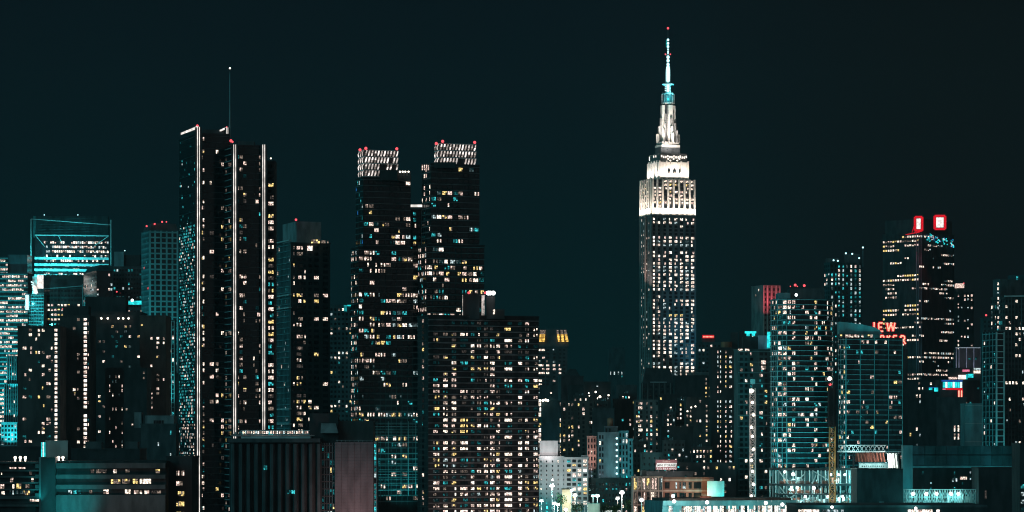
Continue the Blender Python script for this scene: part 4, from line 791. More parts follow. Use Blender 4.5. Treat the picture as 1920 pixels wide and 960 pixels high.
b.cyl(mx, my, z_(176), z_(158), 1.4, 1.3, W['white_paint'], 10); b.cyl(mx, my, z_(159), z_(157.3), 5.8, 5.8, W['steel'], 12); b.cyl(mx, my, z_(157), z_(127), 1.4, 1.1, W['white_paint'], 10); b.cyl(mx, my, z_(127), z_(102), 0.8, 0.7, W['white_paint'], 10)
b.cyl(mx, my, z_(103.5), z_(101.5), 2.6, 2.6, W['steel'], 10); b.cyl(mx, my, z_(101), z_(72), 0.4, 0.35, W['white_paint'], 8); b.cyl(mx, my, z_(72), z_(54), 0.22, 0.16, W['steel'], 6)
for y in range(130, 176, 3):
    for sx in (-1, 1): b.beam((mx, my - 0.5, z_(y)), (mx + sx * 2.6, my - 0.5, z_(y)), 0.12, W['steel'])
for sx in (-2.3, 2.6): b.beam((mx + sx, my, z_(174)), (mx + sx, my, z_(130)), 0.16, W['steel'])
for y, r_ in [(75, 1.15), (81.5, 1.15), (87.5, 1.15), (93, .85), (97.5, .85), (102, 1.0), (107.5, 1.5), (114, 1.5), (121, 1.5)] + [(127 + i * 3.0, 1.75) for i in range(9)] + [(159.5 + i * 3.4, 1.55) for i in range(4)]:
    m = MB(); m.ball((mx, my - 1.0, z_(y)), r_, E['bulb_cool'], 10, 6); T.add('lamp', m)
for i, y in enumerate((159.5, 163, 166.5, 170)): m = MB(); m.ball((mx - 2.6, my - 1.0, z_(y)), 0.6, E['cyan_white']); T.add('lamp', m)
for y, dx in ((75, -1.7), (80, -1.7), (85, -1.7)): m = MB(); m.box((mx + dx - .2, my - .5, z_(y + 4)), (.4, 0, 0), (0, .4, 0), (0, 0, 2.2), E['cyan_sign']); T.add('lamp', m)
for dx in (-2.6, 2.2): m = MB(); m.ball((mx + dx, my - 1.5, z_(102)), 0.75, E['beacon_red']); T.add('beacon', m)
m = MB(); m.ball((mx, my, z_(53)), 1.15, E['beacon_red']); T.add('beacon', m)
for a in range(4):
    q = (mx + 6.2 * math.cos(a * 1.57 + .6), my + 6.2 * math.sin(a * 1.57 + .6), z_(173)); T.flood(q, (mx + .55 * (q[0] - mx), my + .55 * (q[1] - my), z_(120)), 40000, (0.03, 0.62, 0.78), 110, 1.0, size=.3)  # upward spots added to make the antenna glow cyan
T.lamp((mx - 6, my - 12, z_(140)), 6000, (0.3, 0.95, 1)); T.lamp((mx + 4, my - 9, z_(170)), 9000, (0.3, 0.95, 1))

# ---- right hand cluster
T = bld('dark teal apartment tower standing right behind the brightly lit lattice mast', 1376, 1384, 1444, 655, 2020, wall='dark_teal', yv=985,
        front=dict(fh=3.5, cols=[(1390, 6, 1, 2), (1399, 5, 1, 2), (1409, 6, .6, 2), (1427, 7, 1.3, 2), (1436, 5, 1, 2)], wh=0.55, p=0.24, pal='wwypdtc', bands=(0.3, 0.2, 'teal_panel', 2)))
b = MB(); b.box(P(1397, 625, 2030), (X(1418, 2030) - X(1397, 2030), 0, 0), (0, 3, 0), (0, 0, 1.4), E['cyan_sign'])
for px in (1400, 1410): b.box(P(px, 630, 2030), (2.0, 0, 0), (0, 2, 0), (0, 0, 1.7), E['cyan_sign'])
b.box(P(1393, 656, 2031), (X(1423, 2031) - X(1393, 2031), 0, 0), (0, 8, 0), (0, 0, 8.5), W['black_stone']); T.add('lit_penthouse', b)
roofbox(T, 1422, 1438, 629, 656, 2028, 'lavender_metal', 6)
b = MB(); b.box(P(1438.5, 653, 2026), (X(1446.5, 2026) - X(1438.5, 2026), 0, 0), (0, 1, 0), (0, 0, 10.8), E['cyan_sign']); T.add('light_panel', b)
win_at(T, 1427, 1436, 676, 683, 2021, 'w', 3); win_at(T, 1427, 1436, 686, 693, 2021, 'p', 3); win_at(T, 1378, 1392, 654, 658, 2019, 'w', 5); win_at(T, 1397, 1405, 654, 658, 2019, 'w', 3)
T.flood(P(1400, 1000, 1980), P(1400, 860, 2018), 170000, (0.02, 0.65, 0.7), 70, 0.9, housing=False)  # unseen spot added to make the front more teal
T = bld('narrow old tower with a dim red floodlit crown', 1409, 1431, 1463, 535, 2600, wall='dim_limestone', yv=660,
        front=dict(fh=4.3, bay=3.6, ww=0.35, wh=0.5, panes=1, p=0.10, pal='vdp', piers=(0.9, 0.4, 'limestone')), left=dict(fh=4.3, bay=6, ww=0.3, wh=0.4, panes=1, p=0.06, pal='wd', dark=False))
for px, py in ((1437, 575), (1447, 562), (1456, 566)): T.flood(P(px, py + 14, 2588), P(px, py - 22, 2606), 9000, (1, 0.12, 0.17), 90, 0.9)
# curved balcony tower
T = Thing('apartment_tower', 'curved apartment tower ringed with teal balcony edges and two red roof lights', 'building', (X(1480, 1950), 1950, 0))
pts = [(1446, 1974), (1448, 1958), (1458, 1951), (1476, 1948), (1500, 1948), (1526, 1950), (1547, 1955), (1560, 1966), (1561, 1980)]
xy = [Vector((X(a, d), d)) for a, d in pts]; z1 = Z(560, 1950)
b = T.mb('wall'); b.prism([(q.x, q.y) for q in xy], 0, z1, W['dark_glass'])
for i in range(len(xy) - 1):
    fp = 0.30 if i in (2, 3) else 0.24
    facade(T, xy[i], xy[i + 1], 0, z1, 1950, yv=895, fh=3.22, bay=3.0, ww=0.74, wh=0.62, sill=0.18, panes=3, p=(fp + .12, fp), pal='wwwWppsydct', bands=(0.42, 1.0, 'teal_panel'), piers=(0.3, 0.5, 'teal_panel') if i < 3 else None, top=0.6, frame='balcony')
b = MB(); b.prism([(X(1480, 1956), 1956), (X(1546, 1956), 1956), (X(1546, 1956), 1972), (X(1480, 1956), 1972)], z1, Z(541, 1956), W['charcoal']); T.add('penthouse', b)
b = MB(); b.prism([(X(1459, 1955), 1955), (X(1482, 1955), 1955), (X(1482, 1955), 1972), (X(1459, 1955), 1972)], z1, Z(549, 1955), W['teal_panel']); T.add('penthouse', b)
T.beacon(1491, 534.5, 1960, 1.1); T.beacon(1508, 535.5, 1960, 1.1); T.beacon(1482, 537, 1958, 0.5); T.beacon(1495, 537, 1958, 0.5); T.beacon(1493, 553, 1945, 0.9, 'lamp_white')
for px in (1460, 1500, 1540): T.flood(P(px, 985, 1880), P(px, 780, 1949), 150000, (0.04, 0.8, 0.85), 75, 0.9, housing=False)  # unseen spots added to give the balcony edges teal light
# faint lit tower
T = bld('tower behind the curved one sparkling with columns of cool white windows', 1545, 1556, 1617, 492, 2500, wall='dark_teal', yv=705,
        front=dict(fh=3.6, cols=[(1560, 4, 1.4, 1), (1567, 2.5, 1.6, 1), (1573, 4, 1.3, 1), (1581, 3, 1.5, 1), (1588, 4, 1.4, 1), (1596, 3.5, 1.3, 1), (1604, 4, .9, 1), (1612, 3.5, .8, 1)], wh=0.6, p=0.72, pal='sscctgw'),
        left=dict(fh=3.6, bay=3.5, ww=0.5, wh=0.6, panes=1, p=0.55, pal='sctw'))
roofbox(T, 1550, 1572, 484, 494, 2506, 'charcoal', 8); roofbox(T, 1585, 1612, 476, 494, 2508, 'charcoal', 8)
for px, py in ((1598, 476), (1563, 488), (1571, 489), (1586, 475), (1611, 484), (1618, 464)): T.beacon(px, py, 2502, 0.7, 'bulb_cool')
b = MB(); b.beam(P(1618, 466, 2506), P(1618, 500, 2506), 0.2, W['teal_panel']); T.add('mast', b)
# teal gridded block with wedge roof
T = bld('teal gridded apartment block with a wedge shaped roof, in front of the red neon letters', 1573, 1586, 1692, 633, 2000, wall='dark_glass', yv=905,
        front=dict(fh=3.25, bay=3.4, ww=0.7, wh=0.6, panes=3, p=0.15, pal='wwpydct', bands=(0.34, 0.7, 'teal_panel'), piers=(0.3, 0.5, 'teal_panel', 3)),
        left=dict(fh=3.25, bay=3.0, ww=0.6, wh=0.6, panes=2, p=0.38, pal='wspty', bands=(0.34, 0.8, 'slab'), piers=(0.3, 0.5, 'teal_panel')))
b = MB(); y0, y1 = 2006, 2020
for fr_ in (0,):
    pl = [P(1574, 626, y0), P(1654, 626, y0), P(1650, 619, y0), P(1640, 613.5, y0), P(1615, 608, y0), P(1592, 605, y0), P(1574, 603, y0)]
    bk = [p + Vector((0, 14, 0)) for p in pl]; k = len(pl)
    b.face(pl, W['teal_panel']); b.face(list(reversed(bk)), W['teal_panel'])
    for i in range(k): b.face((pl[i], pl[(i + 1) % k], bk[(i + 1) % k], bk[i]), W['teal_panel'])
T.add('wedge_roof', b)
b = T.mb('top_floor'); b.box((X(1574, 2004), 2004, Z(634, 2004)), (X(1650, 2004) - X(1574, 2004), 0, 0), (0, 15, 0), (0, 0, Z(626.5, 2004) - Z(634, 2004)), W['charcoal'])
for px in (1577, 1587, 1593, 1598, 1604, 1609, 1617, 1629, 1634): win_at(T, px - 2, px + 2, 627.5, 632.5, 2003.8, T.rg.choice('ywwp'), 1)
for px in (1590, 1650): T.flood(P(px, 985, 1930), P(px, 780, 2000), 90000, (0.03, 0.72, 0.78), 75, 0.9, housing=False)  # unseen spots added so the front bands turn teal
# neon letters behind it
T = Thing('rooftop_sign', 'two rows of red neon letters partly hidden behind the wedge roof', 'sign', (X(1665, 2075), 2075, Z(655, 2075)))
def neon(name, strokes, d=2075):
    m = MB(); m2 = MB()
    for st in strokes:
        for a, b_ in zip(st, st[1:]):
            A_, B_ = P(a[0], a[1], d), P(b_[0], b_[1], d); m.beam(A_, B_, 0.42, E['neon_core']); m2.beam(A_ + Vector((0, .9, 0)), B_ + Vector((0, .9, 0)), 0.95, E['neon_red'])
    o = T.add('letter', m); T.add('letter_glow', m2, parent=o)  # wider red emissive strokes put the tubes' glow into shape
neon('N', [[(1639, 622), (1639, 604)]])
neon('E', [[(1655, 605.5), (1647.5, 605.5), (1647.5, 621), (1656, 621)], [(1648, 613.5), (1654, 613.5)]])
neon('W', [[(1663, 605), (1666, 621), (1670.5, 606), (1674.5, 621), (1678, 605)]])
neon('Y', [[(1622, 629), (1626, 636), (1630, 629)], [(1626, 636), (1626, 645)]])
neon('O', [[(1636, 629.5), (1644, 629.5), (1644, 645), (1636, 645), (1636, 629.5)]])
neon('R', [[(1651, 645), (1651, 629.5), (1657, 629.5), (1657, 637), (1651, 637), (1657, 645)]])
neon('K', [[(1663.5, 629), (1663.5, 645)], [(1669, 629), (1663.5, 637), (1669.5, 645)]])
neon('E', [[(1682, 629.5), (1675, 629.5), (1675, 645), (1682, 645)], [(1675, 637), (1681, 637)]])
neon('R', [[(1689, 645), (1689, 629.5), (1695, 630), (1696.5, 633), (1695.5, 636), (1693, 637.5), (1698, 645)]])
b = T.mb('support_frame'); 
for px in (1632, 1650, 1668, 1685, 1698): b.beam(P(px, 604, 2078), P(px, 665, 2078), 0.25, W['dark_steel'])
for py in (613, 625, 637, 650): b.beam(P(1622, py, 2078), P(1700, py, 2078), 0.2, W['dark_steel'])
T = bld('dark low tower carrying the red neon letters, mostly hidden', 1618, 1618, 1702, 655, 2080, wall='black_stone', depth=25, yv=800)
# black tower with red haloed screens
T = bld('huge black office tower with broken rows of white office lights and two red rimmed signs', 1655, 1723, 1789, 436, 2900, name='office_tower', wall='black_stone', yaw=45, yv=830,
        front=dict(fh=4.05, bay=2.6, ww=0.72, wh=0.42, panes=1, p=0.36, run=0.8, pal='wwwpsdg', dark=False, piers=(0.3, 0.15, 'black_stone')),
        left=dict(fh=4.05, bay=2.9, ww=0.72, wh=0.42, panes=1, p=0.42, run=0.8, pal='wwwpyd', dark=False, piers=(0.3, 0.15, 'black_stone')))
O, u, v, w, dp = corner(1657, 1723, 1788, 2906, 45)
b = MB(); b.prism([(q.x, q.y) for q in (O + u * 2 + v * 2, O + u * w + v * 2, O + u * w + v * dp, O + u * 2 + v * dp)], Z(436, 2906), Z(410, 2906), W['black_stone']); T.add('mechanical_box', b)
b = MB()
for px in (1719, 1723, 1727): b.beam(P(px, 436, 2896), P(px, 720, 2896), 0.22, W['lavender_metal'])
T.add('corner_rib', b)
b = MB()
for i in range(70):
    px = 1738 + T.rg.random() * 50; d_ = 2898 + (px - 1723) * 0.52
    py = 437 + (px - 1738) * 0.25 + T.rg.random() * 14; s_ = 0.35 + T.rg.random() * 0.5
    b.ball(P(px, py, d_), s_, E[T.rg.choice(('cyan_sign', 'b', 's', 'cyan_sign'))], 5, 4)
T.add('terrace_lights', b, kind='stuff')
b = MB(); b.beam(P(1698, 440, 2890), P(1725, 435, 2890), 0.35, E['neon_red']); b.beam(P(1710, 436, 2890), P(1717, 414, 2890), 0.25, E['neon_red']); b.beam(P(1715, 436, 2890), P(1719, 420, 2890), 0.2, E['neon_red']); T.add('red_light', b)
for lb, x0, x1, y0, y1 in (('narrow white glowing sign with red rim at the corner of the black office tower', 1718, 1727, 409, 430), ('wide white glowing sign with red rim at the right of the black office tower', 1755, 1770, 407, 427)):
    T = Thing('illuminated_sign', lb, 'sign', (X(x0, 2885), 2885, Z(y1, 2885)), 'red haloed rooftop signs')
    b = T.mb('light_panel'); b.box(P(x0 + .8, y1 - .8, 2884), (X(x1 - .8, 2884) - X(x0 + .8, 2884), 0, 0), (0, 1.4, 0), (0, 0, (y1 - y0 - 1.6) / 2.01), E['screen_white'])
    b = T.mb('halo'); g_ = 1.1; A_, B_ = P(x0, y1, 2884), P(x1, y0, 2884)  # emissive frame builds the red halo around each sign
    for a_, c_ in (((A_.x - g_, A_.z - g_), (B_.x + g_, A_.z - g_)), ((A_.x - g_, B_.z + g_), (B_.x + g_, B_.z + g_)), ((A_.x - g_, A_.z - g_), (A_.x - g_, B_.z + g_)), ((B_.x + g_, A_.z - g_), (B_.x + g_, B_.z + g_))):
        b.beam((a_[0], 2884.8, a_[1]), (c_[0], 2884.5, c_[1]), 1.0, E['neon_red'])
    b = T.mb('bracket'); b.beam(P((x0 + x1) / 2, y1 - 4, 2886), P((x0 + x1) / 2, y1 - 4, 2915), 0.4, W['dark_steel'])
    T.lamp(P((x0 + x1) / 2, (y0 + y1) / 2, 2879), 14000, (1, 0.06, 0.08))  # unseen red lamp added for the glow around the sign
# far right
T = bld('dark tower with a lit column down its left edge, right of the black office tower', 1787, 1787, 1826, 548, 3000, wall='black_stone', depth=25, yv=660,
        front=dict(fh=4.0, cols=[(1797, 2.5, 2.6, 1), (1803, 2.5, 1.2, 1), (1809, 3, .9, 1), (1815, 3, 1.4, 1), (1822, 3.5, 1.6, 1)], wh=0.5, p=0.3, pal='wwpps', dark=False))
b = MB(); b.box(P(1793, 539.5, 3004), (X(1808, 3004) - X(1793, 3004), 0, 0), (0, 10, 0), (0, 0, 4.2), E['p']); b.box(P(1795, 549, 3005), (6, 0, 0), (0, 8, 0), (0, 0, 4.6), W['black_stone']); T.add('lit_penthouse', b); T.beacon(1807, 531, 3003, 0.8)
T = bld('dark block outlined at its top by a pale lavender steel frame', 1795, 1795, 1845, 655, 2700, name='office_block', wall='black_stone', depth=25, yv=720)
b = MB()
for px in (1793, 1798, 1812, 1826, 1839): b.beam(P(px, 652, 2697), P(px, 690 if px != 1793 else 706, 2697), 0.35, W['lavender_metal'])
b.beam(P(1792, 652, 2697), P(1845, 652, 2697), 0.4, W['white_paint']); T.add('steel_frame', b); T.flood(P(1818, 690, 2660), P(1818, 660, 2697), 22000, (0.85, 0.8, 1.0), 90, 0.9, housing=False)
win_at(T, 1815, 1820, 672, 674, 2699, 't', 1); win_at(T, 1828, 1832, 670, 674, 2699, 't', 1)
T = bld('small dark block with a red beacon on a mast and a cyan lit corner', 1843, 1843, 1858, 596, 2300, name='office_block', wall='dark_teal', depth=12, yv=650, front=dict(fh=3.4, bay=3, ww=.4, wh=.5, panes=1, p=.1, pal='ct'), beacons=((1849, 591, 1.0),))
T = bld('far right dark tower with two lit office floors and a cool glassy left face', 1858, 1884, 1940, 556, 2100, wall='black_stone', yv=985,
        front=dict(fh=3.7, bay=2.7, ww=0.6, wh=0.5, panes=2, p=0.14, pal='wwpds', piers=(0.4, 0.3, 'charcoal'), fn=lambda i, j, nx, nf, r: (r.choice('wwpW') if j in (5, 15) and r.random() < .85 else ('w' if i == nx - 6 and j < 14 and r.random() < .4 else None))),
        left=dict(fh=3.7, bay=2.6, ww=0.6, wh=0.6, panes=2, p=0.4, pal='sctwg'))
mass(T, 1862, 1875, 1940, 524, 2112, wall='charcoal', yb=560, part='upper_block', front=dict(fh=3.7, bay=3, ww=.5, wh=.5, panes=1, p=.03, pal='w', dark=False)); win_at(T, 1898, 1909, 518, 525, 2116, 'c', 3)
roofbox(T, 1893, 1925, 516, 526, 2118, 'dark_teal', 8)
b = MB(); b.beam(P(1884, 555.5, 2098), P(1925, 555, 2104), 0.5, W['slab']); T.add('roof_edge', b)
for i in range(14): win_at(T, 1870, 1873, 530 + i * 9, 535 + i * 9, 2096, T.rg.choice('wws'), 1) if i < 4 or T.rg.random() < .5 else None
T = bld('slim teal gridded tower in front of the far right dark tower', 1843, 1868, 1883, 622, 1980, wall='dark_glass', yv=850,
        front=dict(fh=3.85, bay=4.6, ww=0.3, wh=0.5, panes=1, p=0.05, pal='wst', bands=(0.5, 0.5, 'slab'), piers=(0.6, 0.45, 'slab')),
        left=dict(fh=3.85, bay=4.4, ww=0.3, wh=0.5, panes=1, p=0.25, pal='wsct', bands=(0.4, 0.5, 'teal_panel'), piers=(0.3, 0.4, 'teal_panel')))
T.flood(P(1870, 985, 1930), P(1872, 760, 1980), 130000, (0.03, 0.72, 0.78), 70, 0.9, housing=False)
# bright street level signs between the right hand towers
T = bld('dark theatre block with cyan and red lit signs, right of the black office tower', 1762, 1762, 1846, 712, 2480, name='theatre_block', wall='black_stone', depth=25, yv=800,
        front=dict(fh=3.8, bay=3.2, ww=.5, wh=.4, panes=1, p=.05, pal='tgd', dark=False))
bld('black block standing below the big black office tower beside the theatre signs', 1690, 1690, 1764, 712, 2520, name='office_block', wall='black_stone', depth=25, yv=850,
    front=dict(fh=4.0, bay=3.2, ww=.5, wh=.5, panes=1, p=.12, pal='wwdys', dark=False, fn=lambda i, j, nx, nf, r: ('w' if j in (1,) and i > 2 and r.random() < .7 else None)))
T = Thing('lit_canopy', 'bright cyan lit arcade canopy with blue top and red underside on the theatre block', 'sign', (X(1786, 2470), 2470, Z(731, 2470)))
for i in range(8): b = MB(); b.box(P(1768.5 + i * 4.6, 727, 2468), (1.4, 0, 0), (0, 2, 0), (0, 0, 4.6), E['cyan_white' if i % 3 == 1 else 'cyan_sign']); T.add('light_panel', b)
b = T.mb('blue_trim'); b.box(P(1766, 715.5, 2467.8), (X(1805, 2468) - X(1766, 2468), 0, 0), (0, 2, 0), (0, 0, 1.3), E['blue_sign'])
b = T.mb('red_trim'); b.box(P(1774, 731, 2467.8), (X(1805, 2468) - X(1774, 2468), 0, 0), (0, 2, 0), (0, 0, 1.4), E['neon_red']); b.box(P(1768, 730.5, 2467.8), (2.2, 0, 0), (0, 2, 0), (0, 0, 0.8), E['pink_sign'])
T = Thing('blade_sign', 'two upright red neon blade strips hanging below the cyan canopy', 'sign', (X(1800, 2466), 2466, Z(750, 2466)))
for px in (1797, 1802): b = MB(); b.box(P(px, 750, 2466), (0.9, 0, 0), (0, 0.9, 0), (0, 0, 7.6), E['neon_core']); T.add('neon_tube', b); b = MB(); b.box(P(px - 1, 750.5, 2467), (1.8, 0, 0), (0, 0.9, 0), (0, 0, 8.2), E['neon_red']); T.add('backing', b)
T = Thing('sign_cluster', 'small cluster of cyan white and pink shop signs at the top of the theatre block', 'sign', (X(1820, 2468), 2468, Z(712, 2468)))
for x0, x1, y0, y1, m_ in ((1805, 1818, 693, 697, 'pink_sign'), (1826, 1843, 690, 693, 's'), (1826, 1843, 695, 700, 'w'), (1815, 1825, 701, 708, 'cyan_sign'), (1797, 1811, 703, 711, 'screen_white'), (1811, 1814, 702, 711, 'cyan_sign'), (1779, 1795, 707, 711, 'p')):
    b = MB(); b.box(P(x0, y1, 2466), (X(x1, 2466) - X(x0, 2466), 0, 0), (0, 1, 0), (0, 0, (y1 - y0) / 2.35), E[m_]); T.add('sign_panel', b)
b = T.mb('backing_frame'); b.box(P(1778, 713, 2468), (X(1845, 2468) - X(1778, 2468), 0, 0), (0, 1.2, 0), (0, 0, 10), W['black_stone'])
T = Thing('sign_cluster', 'small cluster of blue, red and white shop lights low beside the black block', 'sign', (X(1745, 2460), 2460, Z(767, 2460)))
for x0, x1, y0, y1, m_ in ((1742, 1748, 727, 731, 'cyan_sign'), (1752, 1759, 727, 734, 'cyan_sign'), (1743, 1750, 747, 749, 'neon_red'), (1744, 1751, 751, 754, 'neon_red'), (1753, 1756, 746, 759, 'neon_red'), (1733, 1737, 754, 758, 'w'), (1738, 1749, 754, 759, 'W'), (1735, 1757, 764, 767, 'y'), (1742, 1758, 726, 727, 'blue_sign')):
    b = MB(); b.box(P(x0, y1, 2458), (X(x1, 2458) - X(x0, 2458), 0, 0), (0, 1, 0), (0, 0, (y1 - y0) / 2.35), E[m_]); T.add('sign_panel', b)
b = T.mb('backing_frame'); b.box(P(1731, 769, 2459.2), (X(1760, 2460) - X(1731, 2460), 0, 0), (0, 1, 0), (0, 0, 19), W['black_stone'])
bld('plain dark wall block with three lit arches low on the right', 1752, 1752, 1812, 745, 2300, name='low_block', wall='charcoal', depth=25, yv=860,
    front=dict(fh=6.0, cols=[(1790, 3, 1, 1), (1797, 3, 1, 1), (1804, 3, 1, 1), (1771, 4, .4, 1)], wh=0.75, sill=.1, p=0, pal='w', dark=False, top=20, fn=lambda i, j, nx, nf, r: 'w' if i < 3 and j in (0, 1) else None))
bld('blank teal panelled block beside the slim gridded tower', 1809, 1809, 1846, 757, 2050, name='low_block', wall='teal_panel', depth=20, yv=860, front=dict(fh=6, bay=30, ww=.1, wh=.1, p=0, dark=False, bands=(0.3, .2, 'slab', 2)))
bld('dark apartment block with a narrow lit window column, below the black office tower', 1692, 1692, 1756, 735, 2200, name='apartment_block', wall='black_stone', depth=25, yv=850,
    front=dict(fh=3.9, cols=[(1700, 3, .6, 1), (1707, 3, .8, 1), (1719, 3.5, 2.4, 1), (1725, 2, 1.2, 1), (1731, 2, .6, 1)], wh=0.62, p=0.34, pal='wwyts', dark=False))

# ---- construction site, bridges and foreground on the right
T = Thing('unfinished_building', 'half built open floors glowing with white work lamps and red netting', 'building', (X(1520, 1800), 1800, 0))
d = 1800; D0 = 22
xl, xr = X(1447, d), X(1596, d)
slab = T.mb('floor_slab')
for y0, y1, a in ((878, 882, 1447), (907, 911, 1447), (925.5, 928, 1456), (944, 948, 1447)):
    slab.box((X(a, d), d, Z(y1, d)), (xr - X(a, d), 0, 0), (0, D0, 0), (0, 0, Z(y0, d) - Z(y1, d)), W['charcoal'])
cb = T.mb('column')
for px in (1448, 1459, 1474, 1492, 1508, 1523, 1539, 1553, 1575, 1593):
    for yy in (d + 0.6, d + D0 - 2): cb.box((X(px, d), yy, 0), (0.7, 0, 0), (0, 0.7, 0), (0, 0, Z(878, d)), W['slab' if px not in (1575, 1593) else 'white_paint'])
br = T.mb('brace')
for a, b_ in (((1459, 881), (1478, 907)), ((1523, 882), (1553, 900)), ((1461, 912), (1480, 935)), ((1480, 935), (1493, 926)), ((1493, 944), (1512, 929)), ((1508, 929), (1523, 944)), ((1523, 907), (1530, 890)), ((1508, 889), (1492, 905))):
    br.beam(P(a[0], a[1], d + 0.3), P(b_[0], b_[1], d + 0.3), 0.3, W['white_paint'])
for x0, x1, y0, y1 in ((1458, 1521, 901, 907), (1523, 1534, 901, 907), (1541, 1553, 900, 907), (1474, 1520, 919, 925), (1525, 1536, 917, 925), (1508, 1523, 936, 944), (1526, 1545, 938, 944), (1572, 1594, 939, 944)):
    n_ = int((x1 - x0) / 2.2); nt = MB(); nt.box(P(x0, y1 - .4, d + 1.1), (X(x1, d) - X(x0, d), 0, 0), (0, .1, 0), (0, 0, .3), W['net_red'])
    for i in range(n_): nt.box(P(x0 + i * 2.2, y1, d + 0.9), (0.5, 0, 0), (0, 0.12, 0), (0, 0, (y1 - y0) / 3.2 * (0.7 + 0.3 * T.rg.random())), W['net_red'])
    T.add('safety_net', nt)
bk = T.mb('rear_clutter')
for i in range(120):
    px = 1460 + T.rg.random() * 132; lv = T.rg.choice((907, 925, 944, 944)); h = 0.8 + T.rg.random() * 3.0
    bk.box(P(px, lv - .2, d + 4 + T.rg.random() * 14), (0.4 + T.rg.random() * 1.6, 0, 0), (0, 1, 0), (0, 0, h), W[T.rg.choice(('fabric', 'white_paint', 'steel', 'net_red', 'dark_steel'))])
bk.box((X(1456, d), d + D0 - 1, Z(944, d)), (xr - X(1456, d), 0, 0), (0, 0.4, 0), (0, 0, Z(884, d) - Z(944, d)), W['dark_teal'])
pn = T.mb('side_panel'); pn.box((X(1596.2, d - 2), d - 2, 0), (X(1608, d) - X(1596, d), 0, 0), (0, 20, 0), (0, 0, Z(880, d)), W['teal_panel'])
for px, py in ((1487, 889), (1558, 890), (1572, 890), (1584, 890), (1484, 914), (1495, 914), (1526, 915), (1510, 931), (1552, 931), (1580, 931), (1471, 885)):
    m = MB(); c = P(px, py, d - 1.0); m.ball(c, 1.0 if (px, py) in ((1487, 889), (1526, 915)) else 0.7, E['lamp_white']); m.beam(c, c + Vector((0, 3.0, 1.2)), 0.12, W['dark_steel']); T.add('work_lamp', m)
    T.lamp(c + Vector((0, 5.0, -0.6)), 4600, (0.45, 0.98, 0.95), 0.4); T.lamp(c + Vector((0, -5, 0)), 350, (0.3, 0.95, 0.95), 0.4)
T.flood(P(1590, 930, 1780), P(1601, 915, 1798), 11000, (0.03, 0.8, 0.85), 90, 0.9, housing=False)
# upper deck with truss, fabric and site cabin
T = Thing('site_deck', 'raised site deck with a dark truss and red glow behind the crane mast', 'scaffold', (X(1620, 1830), 1830, 0))
d = 1830; b = T.mb('deck'); b.box((X(1570, d), d, Z(883, d)), (X(1690, d) - X(1570, d), 0, 0), (0, 14, 0), (0, 0, 1.6), W['charcoal']); b.box((X(1570, d), d, Z(848, d)), (X(1690, d) - X(1570, d), 0, 0), (0, 0.6, 0), (0, 0, 0.7), W['white_paint'])
for px in (1571, 1600, 1640, 1687): b.box((X(px, d), d + 3, 0), (1, 0, 0), (0, 1, 0), (0, 0, Z(848, d)), W['dark_steel'])
tr = T.mb('truss')
for i in range(11): 
    a = 1572 + i * 8; tr.beam(P(a, 835, d + 1), P(a + 8, 848, d + 1), 0.2, W['slab']); tr.beam(P(a, 848, d + 1), P(a + 8, 835, d + 1), 0.2, W['slab'])
tr.beam(P(1572, 835, d + 1), P(1660, 835, d + 1), 0.22, W['slab']); 
for i in range(9): tr.beam(P(1608 + i * 6, 849, d + 2), P(1611 + i * 6, 866, d + 2), 0.35, W['net_red'])
rb = T.mb('red_glow_board'); rb.box((X(1608, d), d + 12, Z(866, d)), (X(1662, d) - X(1608, d), 0, 0), (0, 0.4, 0), (0, 0, 5.5), W['red_brick'])  # red glow put into the colour of this board
T.lamp(P(1635, 857, d + 5), 700, (1, 0.75, 0.7), 0.4); T.lamp(P(1600, 838, d - 4), 2500, (0.5, 1, 0.98), 0.4); T.lamp(P(1665, 864, d - 6), 4500, (0.9, 1, 0.95), 0.4)
T = Thing('draped_sheet', 'white fabric sheet hanging in folds from the raised site deck', 'sheet', (X(1673, 1829), 1829, Z(881, 1829)))
b = T.mb('cloth')
for i in range(8):
    xa, xb = 1663 + i * 2.5, 1665.5 + i * 2.5; ya = 0.5 * (i % 2); yb_ = 0.5 * ((i + 1) % 2); A_ = [P(xa, 850, 1828.6 - ya), P(xb, 850, 1828.6 - yb_), P(xb + 3.5, 880, 1827.6 - yb_), P(xa + 3.5, 880, 1827.6 - ya)]
    b.face([A_[3], A_[2], A_[1], A_[0]], W['fabric'])
b = T.mb('hanging_rail'); b.beam(P(1661, 849.6, 1829), P(1686, 849.6, 1829), 0.2, W['steel'])
T = Thing('site_cabin', 'long bright cyan white site cabin with a row of small windows on the deck', 'cabin', (X(1638, 1822), 1822, Z(879, 1822)))
b = T.mb('cabin_body'); b.box(P(1611, 879, 1822), (X(1665, 1822) - X(1611, 1822), 0, 0), (0, 3, 0), (0, 0, 3.2), W['white_paint']); b = T.mb('roof_edge'); b.box(P(1610, 868.6, 1821.7), (X(1666, 1822) - X(1610, 1822), 0, 0), (0, 3.5, 0), (0, 0, 0.4), W['teal_panel'])
for i in range(11): m = MB(); m.box(P(1616 + i * 4, 875, 1821.9), (0.5, 0, 0), (0, 0.2, 0), (0, 0, 0.6), W['dark_glass']); T.add('window', m)
for px in (1616, 1632, 1652): T.lamp(P(px, 872, 1818), 520, (0.55, 1, 0.97), 0.3)
T = Thing('hoarding_box', 'huge plain dark teal box wall below the site cabin', 'building', (X(1650, 1700), 1700, 0))
b = T.mb('wall'); b.box((X(1607, 1700), 1700, 0), (X(1693, 1700) - X(1607, 1700), 0, 0), (0, 30, 0), (0, 0, Z(880, 1700)), W['dark_teal'])
b = T.mb('roof_edge'); b.box((X(1606.5, 1700), 1699.7, Z(880, 1700)), (X(1693.5, 1700) - X(1606.5, 1700), 0, 0), (0, 30, 0), (0, 0, 0.4), W['dark_steel'])
